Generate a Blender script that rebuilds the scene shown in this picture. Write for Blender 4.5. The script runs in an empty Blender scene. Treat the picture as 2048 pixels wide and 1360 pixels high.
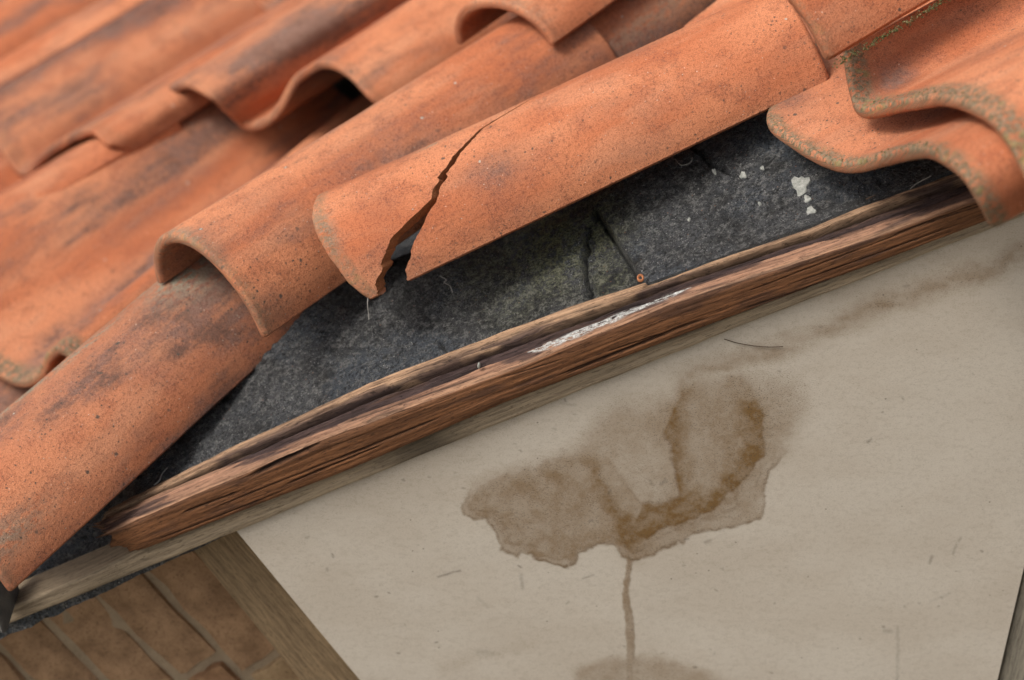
import bpy, bmesh, math, random
import numpy as np
from math import sin, cos, tan, atan, radians, pi, sqrt
from mathutils import Vector, Matrix

random.seed(7); RNG = np.random.default_rng(7)
scene = bpy.context.scene
COL = scene.collection

# ------------------------------------------------------------------ camera
PITCH = radians(30); RAKE = atan(.404 / cos(PITCH)); LENS = 80.0
FPX = LENS / 36 * 2048; DIST = FPX / 2380
FW = np.array([0, cos(PITCH), -sin(PITCH)]); RT = np.array([1., 0, 0]); UP = np.array([0, sin(PITCH), cos(PITCH)])
CAM = -DIST * FW
cam = bpy.data.cameras.new('camera'); camo = bpy.data.objects.new('camera', cam); COL.objects.link(camo)
camo.location = CAM.tolist(); camo.rotation_euler = (radians(90) - PITCH, 0, 0)
cam.lens = LENS; cam.sensor_width = 36; cam.clip_start = .05; cam.clip_end = 500
cam.dof.use_dof = True; cam.dof.focus_distance = 1.93; cam.dof.aperture_fstop = 4.0
scene.camera = camo

# ------------------------------------------------------------------ world, sun, exposure
SUN_EL, SUN_AZ = radians(50), radians(246)        # azimuth measured from +Y towards +X
world = bpy.data.worlds.new('World'); scene.world = world; world.use_nodes = True
wn = world.node_tree.nodes; wl = world.node_tree.links; wn.clear()
sky = wn.new('ShaderNodeTexSky'); sky.sky_type = 'NISHITA'; sky.sun_disc = False
sky.sun_elevation = SUN_EL; sky.sun_rotation = SUN_AZ; sky.dust_density = 6; sky.air_density = 1.0
hs = wn.new('ShaderNodeHueSaturation'); hs.inputs['Saturation'].default_value = .28      # an overcast, near-white sky
bg = wn.new('ShaderNodeBackground'); bg.inputs['Strength'].default_value = .11
wo = wn.new('ShaderNodeOutputWorld')
wl.new(sky.outputs[0], hs.inputs['Color']); wl.new(hs.outputs[0], bg.inputs['Color']); wl.new(bg.outputs[0], wo.inputs['Surface'])
sun = bpy.data.lights.new('sun', 'SUN'); sun.energy = 1.7; sun.angle = radians(18); sun.color = (1, .95, .88)
suno = bpy.data.objects.new('sun', sun); COL.objects.link(suno)
sd = Vector((sin(SUN_AZ) * cos(SUN_EL), cos(SUN_AZ) * cos(SUN_EL), sin(SUN_EL)))
suno.rotation_euler = sd.to_track_quat('Z', 'Y').to_euler(); suno.location = sd * 5
vs = scene.view_settings; vs.view_transform = 'Standard'; vs.look = 'None'; vs.gamma = 1; vs.use_curve_mapping = False
vs.exposure = 0.40
scene.cycles.max_bounces = 5; scene.cycles.diffuse_bounces = 3; scene.cycles.glossy_bounces = 2; scene.cycles.transmission_bounces = 0
scene.cycles.use_adaptive_sampling = True; scene.cycles.adaptive_threshold = .025; scene.cycles.adaptive_min_samples = 20

# ------------------------------------------------------------------ place: axes of the roof edge
U = np.array([cos(RAKE), 0, sin(RAKE)]); V = np.array([0, 1., 0]); N = np.array([-sin(RAKE), 0, cos(RAKE)])
def uvn(u, v, n): return np.asarray(u)[..., None] * U + np.asarray(v)[..., None] * V + np.asarray(n)[..., None] * N
def ray(px, py): return FW + RT * (px - 1024) / FPX + UP * (680 - py) / FPX
def on_y(px, py, y):
    d = ray(px, py); return CAM + d * ((y - CAM[1]) / d[1])
def on_n(px, py, n):
    d = ray(px, py); return CAM + d * ((n - CAM @ N) / (d @ N))
def to_uvn(P): P = np.asarray(P); return np.stack([P @ U, P @ V, P @ N], -1)

# ------------------------------------------------------------------ numpy noise
def _h(ix, iy, iz, seed):
    h = (ix.astype(np.uint32) * np.uint32(374761393) + iy.astype(np.uint32) * np.uint32(668265263)
         + iz.astype(np.uint32) * np.uint32(2147483647 - 5) + np.uint32(seed * 974711 + 13))
    h = (h ^ (h >> np.uint32(13))) * np.uint32(1274126177); h = h ^ (h >> np.uint32(16))
    return (h & np.uint32(0xffffff)).astype(np.float64) / 0xffffff
def vnoise(P, seed=0):
    P = np.asarray(P, float)
    if P.shape[-1] == 2: P = np.concatenate([P, np.zeros(P.shape[:-1] + (1,))], -1)
    i = np.floor(P).astype(np.int64); f = P - i; f = f * f * (3 - 2 * f)
    r = 0
    for dx in (0, 1):
        for dy in (0, 1):
            for dz in (0, 1):
                w = (f[..., 0] if dx else 1 - f[..., 0]) * (f[..., 1] if dy else 1 - f[..., 1]) * (f[..., 2] if dz else 1 - f[..., 2])
                r = r + w * _h(i[..., 0] + dx, i[..., 1] + dy, i[..., 2] + dz, seed)
    return r                                                       # 0..1
def fbm(P, oct=4, seed=0):
    P = np.asarray(P, float); r = 0; a = .5; t = 0
    for o in range(oct):
        r = r + a * vnoise(P * 2 ** o + o * 17.3, seed + o); t += a; a *= .5
    return r / t
def sstep(a, b, x): t = np.clip((x - a) / (b - a), 0, 1); return t * t * (3 - 2 * t)
def seg_dist(px, py, pts):
    """distance from points to a polyline, and the arc parameter 0..1"""
    pts = np.asarray(pts, float); best = np.full(px.shape, 1e9); par = np.zeros(px.shape)
    L = np.concatenate([[0], np.cumsum(np.hypot(*(np.diff(pts, axis=0).T)))])
    for k in range(len(pts) - 1):
        ax, ay = pts[k]; bx, by = pts[k + 1]; dx, dy = bx - ax, by - ay; l2 = dx * dx + dy * dy + 1e-12
        t = np.clip(((px - ax) * dx + (py - ay) * dy) / l2, 0, 1)
        d = np.hypot(px - ax - t * dx, py - ay - t * dy); m = d < best
        best = np.where(m, d, best); par = np.where(m, (L[k] + t * (L[k + 1] - L[k])) / L[-1], par)
    return best, par
def in_poly(px, py, pts):
    c = np.zeros(px.shape, bool); n = len(pts)
    for k in range(n):
        x0, y0 = pts[k]; x1, y1 = pts[(k + 1) % n]
        if y0 == y1: continue
        c ^= ((y0 > py) != (y1 > py)) & (px < (x1 - x0) * (py - y0) / (y1 - y0) + x0)
    return c
def resample(pts, n):
    """smooth (Catmull-Rom) resampling of a control polyline of any dimension, even in arc length"""
    P = np.asarray(pts, float); P = np.vstack([2 * P[0] - P[1], P, 2 * P[-1] - P[-2]]); out = []
    for k in range(1, len(P) - 2):
        t = np.linspace(0, 1, 24, endpoint=False)[:, None]; a, b, c, d = P[k - 1], P[k], P[k + 1], P[k + 2]
        out.append(.5 * ((2 * b) + (-a + c) * t + (2 * a - 5 * b + 4 * c - d) * t ** 2 + (-a + 3 * b - 3 * c + d) * t ** 3))
    out = np.vstack(out + [P[-2][None]])
    L = np.concatenate([[0], np.cumsum(np.linalg.norm(np.diff(out[:, :2], axis=0), axis=1))])
    g = np.linspace(0, L[-1], n)
    return np.stack([np.interp(g, L, out[:, j]) for j in range(out.shape[1])], -1)

# ------------------------------------------------------------------ node materials
class NT:
    def __init__(s, name):
        s.m = bpy.data.materials.new(name); s.m.use_nodes = True; s.t = s.m.node_tree; s.n = s.t.nodes; s.n.clear()
        s.out = s.n.new('ShaderNodeOutputMaterial'); s.b = s.n.new('ShaderNodeBsdfPrincipled'); s.l(s.b.outputs[0], s.out.inputs[0])
    def l(s, a, b): s.t.links.new(a, b)
    def put(s, sock, v):
        if isinstance(v, bpy.types.NodeSocket): s.l(v, sock)
        elif v is not None:
            if hasattr(sock.default_value, '__len__') and not hasattr(v, '__len__'): v = (v,) * len(sock.default_value)
            if hasattr(sock.default_value, '__len__') and len(sock.default_value) == 4 and len(v) == 3: v = tuple(v) + (1,)
            sock.default_value = v
    def attr(s, name, out='Fac'):
        k = s.n.new('ShaderNodeAttribute'); k.attribute_name = name; return k.outputs[out]
    def vec(s, v, scale, off=(0, 0, 0)):
        k = s.n.new('ShaderNodeMapping'); s.put(k.inputs['Vector'], v); s.put(k.inputs['Scale'], scale); s.put(k.inputs['Location'], off); return k.outputs[0]
    def noise(s, v, scale, detail=4, rough=.55, dist=0, out='Fac'):
        k = s.n.new('ShaderNodeTexNoise'); s.l(v, k.inputs['Vector']); k.inputs['Scale'].default_value = scale
        k.inputs['Detail'].default_value = detail; k.inputs['Roughness'].default_value = rough; k.inputs['Distortion'].default_value = dist
        return k.outputs[out]
    def voro(s, v, scale, feat='F1', out='Distance', rnd=1):
        k = s.n.new('ShaderNodeTexVoronoi'); k.feature = feat; s.l(v, k.inputs['Vector']); k.inputs['Scale'].default_value = scale
        k.inputs['Randomness'].default_value = rnd; return k.outputs[out]
    def voro2(s, v, scale):
        k = s.n.new('ShaderNodeTexVoronoi'); s.l(v, k.inputs['Vector']); k.inputs['Scale'].default_value = scale
        return k.outputs['Distance'], s.split(k.outputs['Color'])
    def ramp(s, v, a, b, lo=0, hi=1):
        k = s.n.new('ShaderNodeMapRange'); k.interpolation_type = 'SMOOTHSTEP'; s.put(k.inputs[0], v)
        for i, x in enumerate((a, b, lo, hi)): k.inputs[i + 1].default_value = x
        return k.outputs[0]
    def math(s, op, a, b=None, clamp=False):
        k = s.n.new('ShaderNodeMath'); k.operation = op; k.use_clamp = clamp; s.put(k.inputs[0], a)
        if b is not None: s.put(k.inputs[1], b)
        return k.outputs[0]
    def mul(s, *a):
        r = a[0]
        for x in a[1:]: r = s.math('MULTIPLY', r, x)
        return r
    def add(s, a, b): return s.math('ADD', a, b, True)
    def mix(s, f, a, b, mode='MIX'):
        k = s.n.new('ShaderNodeMix'); k.data_type = 'RGBA'; k.blend_type = mode; k.clamp_factor = True
        s.put(k.inputs[0], f); s.put(k.inputs[6], a); s.put(k.inputs[7], b); return k.outputs[2]
    def split(s, v):
        k = s.n.new('ShaderNodeSeparateXYZ'); s.l(v, k.inputs[0]); return k.outputs
    def vadd(s, a, b):
        k = s.n.new('ShaderNodeVectorMath'); k.operation = 'ADD'; s.put(k.inputs[0], a); s.put(k.inputs[1], b); return k.outputs[0]
    def vscale(s, a, f):
        k = s.n.new('ShaderNodeVectorMath'); k.operation = 'SCALE'; s.put(k.inputs[0], a); k.inputs['Scale'].default_value = f; return k.outputs[0]
    def done(s, color, rough=.85, height=None, strength=.4, dist=.002, spec=.3, sheen=None):
        s.put(s.b.inputs['Base Color'], color); s.put(s.b.inputs['Roughness'], rough); s.put(s.b.inputs['Specular IOR Level'], spec)
        if height is not None:
            k = s.n.new('ShaderNodeBump'); k.inputs['Strength'].default_value = strength; k.inputs['Distance'].default_value = dist
            s.l(height, k.inputs['Height']); s.l(k.outputs[0], s.b.inputs['Normal'])
        return s.m

def clay_material():
    t = NT('terracotta')
    co = t.attr('tuv', 'Vector'); st = t.vec(co, (.33, 1, 1))
    big = t.noise(st, 11, 2, .55); mid = t.noise(co, 34, 3, .65); fine = t.noise(co, 300, 3, .75); grit = t.noise(co, 900, 1, .7)
    wobc = t.noise(co, 240, 2, .65, out='Color')
    col = t.mix(t.ramp(big, .38, .60), (.50, .156, .066), (.62, .240, .116))
    col = t.mix(t.mul(t.ramp(mid, .46, .68), .40), col, (.40, .125, .060))
    col = t.mix(t.mul(t.ramp(t.noise(st, 24, 3, .6), .50, .70), .38), col, (.62, .30, .17))       # pale bloom
    drk = t.noise(t.vec(co, (.30, 1, 1), (3.1, 1.7, 0)), 15, 4, .65); spk = t.noise(co, 120, 4, .8)
    dfac = t.math('ADD', t.mul(t.ramp(drk, .44, .66), t.attr('dark')), t.attr('stain'))
    dfac = t.math('MULTIPLY', dfac, t.ramp(spk, .36, .60, .65, 1.1), True)
    col = t.mix(t.mul(dfac, .85), col, t.mix(t.ramp(mid, .38, .62), (.115, .070, .056), (.20, .125, .100)))
    rnd = t.n.new('ShaderNodeObjectInfo').outputs['Random']
    col = t.mix(t.ramp(rnd, 0, 1, .05, .55), col, t.mix(1, col, (.70, .68, .70), 'MULTIPLY'))
    # old grey-green lichen flakes
    fl = t.math('MULTIPLY', t.attr('flake'), t.ramp(t.noise(t.vec(co, (.6, 1, 1)), 150, 3, .75), .44, .51), True)
    col = t.mix(t.mul(fl, .92), col, t.mix(t.ramp(grit, .35, .6), (.075, .072, .045), (.33, .31, .235)))
    # grain
    col = t.mix(t.mul(t.ramp(fine, .50, .64), .42), col, t.mix(1, col, (.42, .36, .36), 'MULTIPLY'))
    col = t.mix(t.mul(t.ramp(grit, .55, .66), .55), col, t.mix(1, col, (.32, .28, .28), 'MULTIPLY'))
    col = t.mix(t.mul(t.ramp(grit, .45, .35), .35), col, t.mix(1, col, (1.35, 1.5, 1.6), 'MULTIPLY'))
    # hairline crazing
    cz = t.ramp(t.voro(t.vadd(co, t.vscale(wobc, .010)), 150, 'DISTANCE_TO_EDGE'), .045, .0)
    col = t.mix(t.mul(cz, t.ramp(mid, .47, .58), .65), col, (.10, .045, .035))
    # dark spots and a few pale lichen discs
    w2 = t.vadd(co, t.vscale(wobc, .003)); patchy = t.ramp(big, .40, .58, .25, 1)
    for sc, rad, keep, c, amt in ((62, .15, .55, (.055, .055, .048), .85), (150, .20, .42, (.06, .05, .042), .85), (320, .26, .45, (.07, .05, .042), .8)):
        d, r = t.voro2(w2, sc); sp = t.ramp(d, rad, rad * .5)
        col = t.mix(t.mul(sp, t.ramp(r[0], keep, keep + .02), patchy, amt), col, c)
        if sc == 62: col = t.mix(t.mul(t.ramp(d, .10, .06), t.ramp(r[1], .90, .91), .9), col, (.42, .40, .34))
        if sc == 320: col = t.mix(t.mul(t.ramp(d, .17, .1), t.ramp(r[1], .88, .89), .6), col, (.75, .62, .5))
    # moss film at the lips
    mo = t.mul(t.attr('moss'), t.ramp(t.noise(co, 190, 4, .85), .42, .52))
    mcol = t.mix(t.ramp(fine, .4, .6), (.075, .072, .040), (.21, .175, .115))
    mcol = t.mix(t.mul(t.ramp(t.noise(co, 95, 1), .62, .72), .4), mcol, (.28, .23, .07))
    col = t.mix(t.mul(mo, .92), col, mcol)
    h = t.math('ADD', t.mul(fine, .8), t.mul(grit, .32))
    return t.done(col, t.ramp(mid, .2, .8, .78, .92), h, .55, .0022, .25)

def broken_material():
    t = NT('broken_clay'); co = t.attr('tuv', 'Vector')
    k = t.n.new('ShaderNodeTexCoord').outputs['Object']
    a = t.noise(k, 260, 5, .7); b = t.noise(k, 900, 3, .6)
    col = t.mix(a, (.24, .085, .035), (.50, .20, .085)); col = t.mix(t.mul(t.ramp(b, .5, .7), .6), col, (.09, .045, .03))
    return t.done(col, .95, a, .9, .003, .15)

def felt_material():
    t = NT('roofing_felt'); co = t.attr('fuv', 'Vector')
    a = t.noise(co, 22, 3, .6); g = t.noise(co, 420, 3, .75); m = t.noise(co, 130, 4, .8); wobc = t.noise(co, 120, 3, .65, out='Color')
    col = t.mix(t.ramp(a, .38, .60), (.040, .040, .039), (.085, .087, .091))
    col = t.mix(t.mul(t.ramp(t.noise(co, 9, 2), .48, .60), .75), col, (.075, .090, .110))
    col = t.mix(t.mul(t.ramp(m, .49, .60), .8), col, (.215, .210, .20))
    col = t.mix(t.mul(t.ramp(g, .50, .40), .85), col, (.012, .012, .012))
    wob = t.vadd(co, t.vscale(wobc, .002)); pt = t.ramp(a, .36, .54, .3, 1)
    for sc, rad, keep, c, amt in ((560, .34, .68, (.32, .315, .30), .85), (320, .26, .80, (.46, .45, .43), .85), (170, .16, .80, (.52, .50, .46), .9)):
        d, r = t.voro2(wob, sc)
        col = t.mix(t.mul(t.ramp(d, rad, rad * .5), t.ramp(r[0], keep, keep + .01), pt, amt), col, c)
        if sc == 320: col = t.mix(t.mul(t.ramp(d, rad, rad * .5), t.ramp(r[1], .95, .96), .8), col, (.32, .14, .07))
    cr = t.ramp(t.voro(t.vadd(co, t.vscale(wobc, .02)), 80, 'DISTANCE_TO_EDGE'), .07, .0)
    col = t.mix(t.mul(cr, t.ramp(a, .44, .56), .8), col, (.008, .008, .008))
    mo = t.mul(t.attr('mossy'), t.ramp(m, .42, .54))
    col = t.mix(t.mul(mo, .85), col, t.mix(t.ramp(g, .4, .6), (.045, .05, .018), (.26, .26, .12)))
    col = t.mix(t.attr('crack_shade'), col, (.006, .006, .006))  # shade inside the deep cracks, painted near-black into the felt colour
    h = t.math('ADD', t.mul(g, 1.0), t.mul(m, 1.4))
    return t.done(col, t.ramp(a, .3, .7, .50, .8), h, 1.0, .007, .5)

def wood_material(name, fibre=1.0, strength=.6, contrast=1.0):
    t = NT(name); co = t.attr('wuv', 'Vector'); base = t.attr('wcol', 'Color')
    g1 = t.noise(t.vec(co, (12, 330 * fibre, 40)), 1, 4, .7, .12); g2 = t.noise(t.vec(co, (60, 900 * fibre, 100)), 1, 4, .75, .1)
    pit = t.noise(t.vec(co, (110, 520, 100)), 1, 3, .7)
    col = t.mix(t.mul(t.ramp(g1, .47, .60), .70 * contrast), base, t.mix(1, base, (.40, .35, .33), 'MULTIPLY'))
    col = t.mix(t.mul(t.ramp(g1, .50, .40), .45 * contrast), col, t.mix(1, base, (1.5, 1.45, 1.4), 'MULTIPLY'))
    col = t.mix(t.mul(t.ramp(g2, .47, .36), .6 * contrast), col, t.mix(1, base, (1.6, 1.5, 1.4), 'MULTIPLY'))
    col = t.mix(t.mul(t.ramp(g2, .53, .63), .8 * contrast), col, t.mix(1, base, (.25, .22, .20), 'MULTIPLY'))
    col = t.mix(t.mul(t.ramp(pit, .58, .64), .75 * contrast), col, t.mix(1, base, (.12, .10, .10), 'MULTIPLY'))
    pa = t.mul(t.attr('paint'), t.ramp(t.noise(t.vec(co, (130, 420, 1)), 1, 5, .75), .43, .50))
    col = t.mix(pa, col, t.mix(t.ramp(t.noise(co, 500, 4, .7), .35, .65), (.26, .255, .24), (.62, .61, .58)))
    h = t.math('ADD', t.mul(g1, -.7), t.math('ADD', t.mul(g2, -.7), t.math('ADD', t.mul(pit, -.5), t.mul(pa, .9))))
    return t.done(col, .82, h, strength, .0022, .25)

def panel_material():
    t = NT('stained_board'); co = t.attr('puv', 'Vector')
    a = t.noise(t.vec(co, (1, 2.2, 1)), 7, 5, .6); f = t.noise(t.vec(co, (1, 1.5, 1)), 150, 4, .7); g = t.noise(t.vec(co, (1, 2, 1)), 700, 3, .65)
    col = t.mix(t.ramp(a, .36, .64), (.505, .44, .36), (.55, .49, .41))
    col = t.mix(t.mul(t.ramp(f, .47, .66), .16), col, (.25, .195, .135))
    s = t.attr('stain'); e = t.attr('edge')
    col = t.mix(t.mul(s, t.ramp(t.noise(co, 60, 5, .75), .36, .64, .85, 1.15)), col, (.185, .103, .035))
    col = t.mix(t.mul(e, t.ramp(f, .35, .55, .3, 1)), col, (.12, .062, .020))
    gr = t.mul(t.ramp(g, .53, .66), t.add(.24, t.mul(t.attr('grime'), .7)))
    col = t.mix(gr, col, (.09, .065, .042))
    col = t.mix(t.attr('mark'), col, (.075, .06, .045))
    r = t.split(t.voro(co, 90, out='Color'))[0]
    sp = t.mul(t.ramp(t.voro(co, 90), .10, .05), t.ramp(r, .86, .88)); col = t.mix(t.mul(sp, .6), col, (.10, .08, .06))
    h = t.math('ADD', t.mul(f, .7), t.mul(g, .35))
    return t.done(col, .75, h, .35, .0012, .3)

def plain_material(name, c1, c2, scale=30, rough=.85, bump=.4, metal=0, grit=.5):
    t = NT(name); co = t.n.new('ShaderNodeTexCoord').outputs['Object']
    a = t.noise(co, scale, 5, .65); g = t.noise(co, scale * 14, 3, .65)
    col = t.mix(t.ramp(a, .3, .7), c1, c2); col = t.mix(t.mul(t.ramp(g, .52, .7), grit), col, t.mix(1, c1, (.35, .32, .3), 'MULTIPLY'))
    t.b.inputs['Metallic'].default_value = metal
    return t.done(col, rough, t.math('ADD', a, t.mul(g, .5)), bump, .003, .25)

M_CLAY, M_BREAK, M_FELT = clay_material(), broken_material(), felt_material()
M_WOOD, M_TRIM = wood_material('weathered_wood', 1., .6, .8), wood_material('trim_wood', .9, .35, .6)
M_PANEL = panel_material()
M_MORTAR = plain_material('mortar', (.33, .25, .165), (.42, .32, .215), 40)
M_BRICKS = [plain_material('brick_clay', (.27, .16, .088), (.47, .29, .165), 34, grit=.75), plain_material('brick_ochre', (.32, .21, .115), (.50, .35, .20), 30, grit=.75),
            plain_material('brick_red', (.27, .15, .08), (.46, .265, .145), 36, grit=.75)]
M_MOSS = [plain_material('moss', (.05, .06, .02), (.14, .14, .05), 300), plain_material('moss_dry', (.12, .10, .045), (.24, .20, .10), 300)]
M_LICHEN = plain_material('pale_lichen', (.22, .225, .205), (.40, .40, .36), 260, grit=.8)
M_RUST = plain_material('rusty_copper', (.30, .11, .045), (.48, .20, .09), 400, .6, .3, .3)
M_WEB = plain_material('dry_fibre', (.38, .36, .32), (.52, .50, .46), 200)
M_HAIR = plain_material('dark_fibre', (.05, .035, .025), (.09, .06, .04), 200)
M_LEAD = plain_material('lead_sheet', (.10, .10, .10), (.17, .165, .16), 60, .5, .3, .5)
M_GROUND = plain_material('ground_soil', (.16, .14, .10), (.24, .21, .16), 2)
M_DARK = plain_material('dark_timber', (.06, .045, .035), (.10, .075, .055), 30)

# ------------------------------------------------------------------ mesh helpers
def tag(o, label=None, cat=None, group=None, kind=None):
    for k, v in (('label', label), ('category', cat), ('group', group), ('kind', kind)):
        if v: o[k] = v
    return o
def empty(name, loc=(0, 0, 0)):
    o = bpy.data.objects.new(name, None); COL.objects.link(o); o.location = loc; o.empty_display_size = .05; return o
def make(name, verts, faces, mats, parent=None, mi=None, attrs=None, smooth=True, sharp=50):
    me = bpy.data.meshes.new(name); V_ = np.asarray(verts, float).reshape(-1, 3)
    me.from_pydata(V_.tolist() if len(V_) < 3000 else list(map(tuple, V_)), [], faces.tolist() if hasattr(faces, 'tolist') else faces)
    for m in (mats if isinstance(mats, (list, tuple)) else [mats]): me.materials.append(m)
    if mi is not None: me.polygons.foreach_set('material_index', np.asarray(mi, np.int32))
    for k, v in (attrs or {}).items():
        v = np.asarray(v, np.float32)
        if v.ndim == 1: me.attributes.new(k, 'FLOAT', 'POINT').data.foreach_set('value', v)
        elif v.shape[1] == 3: me.attributes.new(k, 'FLOAT_VECTOR', 'POINT').data.foreach_set('vector', v.ravel())
        else: me.attributes.new(k, 'FLOAT_COLOR', 'POINT').data.foreach_set('color', v.ravel())
    me.update()
    bm = bmesh.new(); bm.from_mesh(me); bmesh.ops.remove_doubles(bm, verts=bm.verts, dist=2e-7); bmesh.ops.recalc_face_normals(bm, faces=bm.faces); bm.to_mesh(me); bm.free()
    if smooth:
        me.shade_smooth()
        if sharp: me.set_sharp_from_angle(angle=radians(sharp))
    o = bpy.data.objects.new(name, me); COL.objects.link(o)
    if parent: o.parent = parent
    return o
def quads(nr, nc, off=0, wrap=False):
    r = np.arange(nr - 1)[:, None]; c = np.arange(nc if wrap else nc - 1)[None]; c2 = (c + 1) % nc
    return np.stack([off + r * nc + c, off + r * nc + c2, off + (r + 1) * nc + c2, off + (r + 1) * nc + c], -1).reshape(-1, 4)
def strip_quads(ia, ib):
    ia = np.asarray(ia); ib = np.asarray(ib); return np.stack([ia[:-1], ia[1:], ib[1:], ib[:-1]], -1)

def frame(phi, psi, rho):
    A0 = cos(phi) * U + sin(phi) * V; A = cos(psi) * A0 + sin(psi) * N; X = sin(phi) * U - cos(phi) * V
    N1 = np.cross(X, A); N1 = N1 if N1 @ N > 0 else -N1
    return A, cos(rho) * X + sin(rho) * N1, -sin(rho) * X + cos(rho) * N1

def tile_mesh(name, parent, M, fr, prof, L, thick=.011, tapx=0., taph=0., sl=None, sr=None, crack=None, seed=1, dark=.6, moss=0., lipw=.018, stains=(), flakes=(), np_=54, ds=.006, wav=.0012, inshift=None):
    """one clay tile: profile (x, h, s-offset) swept along the axis, solid, with rounded rims; crack = boolean row mask plus sl/sr give the broken slit"""
    A, X, Nn = fr; Mw = uvn(*[np.array(q) for q in M]) if len(M) == 3 else M
    pr = resample(prof, np_) if len(prof) != np_ else np.asarray(prof, float)
    tx = np.gradient(pr[:, 0]); th = np.gradient(pr[:, 1]); ln = np.hypot(tx, th) + 1e-9; nx, nh = -th / ln, tx / ln
    arc = np.concatenate([[0], np.cumsum(np.hypot(np.diff(pr[:, 0]), np.diff(pr[:, 1])))])
    r = thick * .30; verts = []; faces = []; mi = []; AT = {k: [] for k in ('tuv', 'dark', 'moss', 'stain', 'flake')}
    parts = [(pr[:, 2], np.full(np_, L), pr[:, 2], np.full(np_, L), True, True, True, True)] if sl is None else \
            [(pr[:, 2], sl, pr[:, 2], sl + (inshift if inshift is not None else 0), True, False, None, crack), (sr, np.full(np_, L), sr + (inshift if inshift is not None else 0) * .5, np.full(np_, L), False, True, crack, None)]
    off = 0
    for s0, s1, i0, i1, round0, round1, cap0, cap1 in parts:
        ns = max(int(np.max(s1 - s0) / ds), 8); t = np.linspace(0, 1, ns)
        ext = []
        S_list = []; inset = []
        span = (s1 - s0)
        head = [0, r * .35, r, r + .0015] if round0 else [0]
        tail = [r + .0015, r, r * .35, 0] if round1 else [0]
        hd_in = [.30, .10, .0, .0] if round0 else [0]; tl_in = [0, 0, .10, .30] if round1 else [0]
        rows = []
        a0 = head[-1]; a1 = tail[0]
        for k, hh in enumerate(head[:-1]): rows.append((s0 + np.minimum(hh, span * .2), i0 + np.minimum(hh, span * .2), hd_in[k]))
        for tt in np.linspace(0, 1, ns):
            aa0 = np.minimum(a0, span * .25); aa1 = np.minimum(a1, span * .25); isp = i1 - i0
            rows.append((s0 + aa0 + (span - aa0 - aa1) * tt, i0 + aa0 + (isp - aa0 - aa1) * tt, 0))
        for k, hh in enumerate(tail[1:]): rows.append((s1 - np.minimum(hh, span * .2), i1 - np.minimum(hh, span * .2), tl_in[k + 1]))
        ring = []
        for so, si, ins in rows:
            def pos(s, depth, edge=0):
                kx = 1 - tapx * s / L; kh = 1 - taph * s / L
                d = depth + (wav * (fbm(np.stack([s * 14 + seed * 3.7, arc * 14, np.full_like(s, seed * 1.3)], -1), 3, seed) - .5) * 2)
                return Mw + s[:, None] * A + ((pr[:, 0]) * kx + nx * d)[:, None] * X + ((pr[:, 1]) * kh + nh * d)[:, None] * Nn
            o_ = pos(so, -ins * thick); i_ = pos(si, -thick * (1 - ins))
            ml = (o_[0] + i_[0]) / 2; mr = (o_[-1] + i_[-1]) / 2
            el = (o_[0] - o_[1]); el = el / (np.linalg.norm(el) + 1e-9); er = (o_[-1] - o_[-2]); er = er / (np.linalg.norm(er) + 1e-9)
            sh = 1 - 1.2 * ins
            R_ = np.vstack([o_, (o_[-1] * .7 + i_[-1] * .3 + er * r * .8 * sh)[None], (o_[-1] * .3 + i_[-1] * .7 + er * r * .8 * sh)[None], i_[::-1],
                            (o_[0] * .3 + i_[0] * .7 + el * r * .8 * sh)[None], (o_[0] * .7 + i_[0] * .3 + el * r * .8 * sh)[None]])
            ring.append(R_)
            sa = np.concatenate([so, so[-1:], so[-1:], si[::-1], si[:1], si[:1]]); aa = np.concatenate([arc, arc[-1:] + .003, arc[-1:] + .006, arc[::-1] + .02, arc[:1] - .006, arc[:1] - .003])
            AT['tuv'].append(np.stack([sa + seed * 1.37, aa + seed * .71, np.full_like(sa, seed * .9)], -1))
            lipd = np.concatenate([so - pr[:, 2], so[-1:] - pr[-1:, 2], so[-1:] - pr[-1:, 2], (si - pr[:, 2])[::-1], si[:1] - pr[:1, 2], si[:1] - pr[:1, 2]])
            ms = moss * sstep(lipw * 1.25, lipw * .75, lipd + .006 * (fbm(np.stack([aa * 60, aa * 0 + seed], -1), 3, seed) - .5))
            ms[np_ + 2:2 * np_ + 2] *= .4
            AT['moss'].append(ms); AT['dark'].append(np.full_like(sa, dark))
            stn = np.zeros_like(sa); flk = np.zeros_like(sa)
            for (cs, ca, ws, wa, am) in stains: stn = np.maximum(stn, am * np.exp(-((sa - cs) / ws) ** 2 - ((aa - ca) / wa) ** 2))
            for (cs, ca, ws, wa, am) in flakes: flk = np.maximum(flk, am * np.exp(-((sa - cs) / ws) ** 2 - ((aa - ca) / wa) ** 2))
            AT['stain'].append(stn); AT['flake'].append(flk)
        K = 2 * np_ + 4; nr = len(ring); verts.append(np.vstack(ring))
        q = quads(nr, K, off, wrap=True); faces.append(q); mi.append(np.zeros(len(q), int))
        o_idx = np.arange(np_); i_idx = 2 * np_ + 1 - np.arange(np_)
        for rowk, cap in ((0, cap0), (nr - 1, cap1)):
            b = off + rowk * K
            if cap is None: continue
            cq = strip_quads(b + o_idx, b + i_idx)
            if cap is not True:
                keep = np.asarray(cap)[:-1] | np.asarray(cap)[1:]; cq = cq[keep]
            faces.append(cq); mi.append(np.full(len(cq), 0 if cap is True else 1))
            if cap is True or cap[-1]: faces.append(np.array([[b + np_ - 1, b + np_, b + np_ + 1, b + np_ + 2]])); mi.append(np.zeros(1, int))
            if cap is True or cap[0]: faces.append(np.array([[b + 0, b + K - 1, b + K - 2, b + K - 3]])); mi.append(np.zeros(1, int))
        off += nr * K
    at = {k: (np.vstack(v) if k == 'tuv' else np.concatenate(v)) for k, v in AT.items()}
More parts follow.
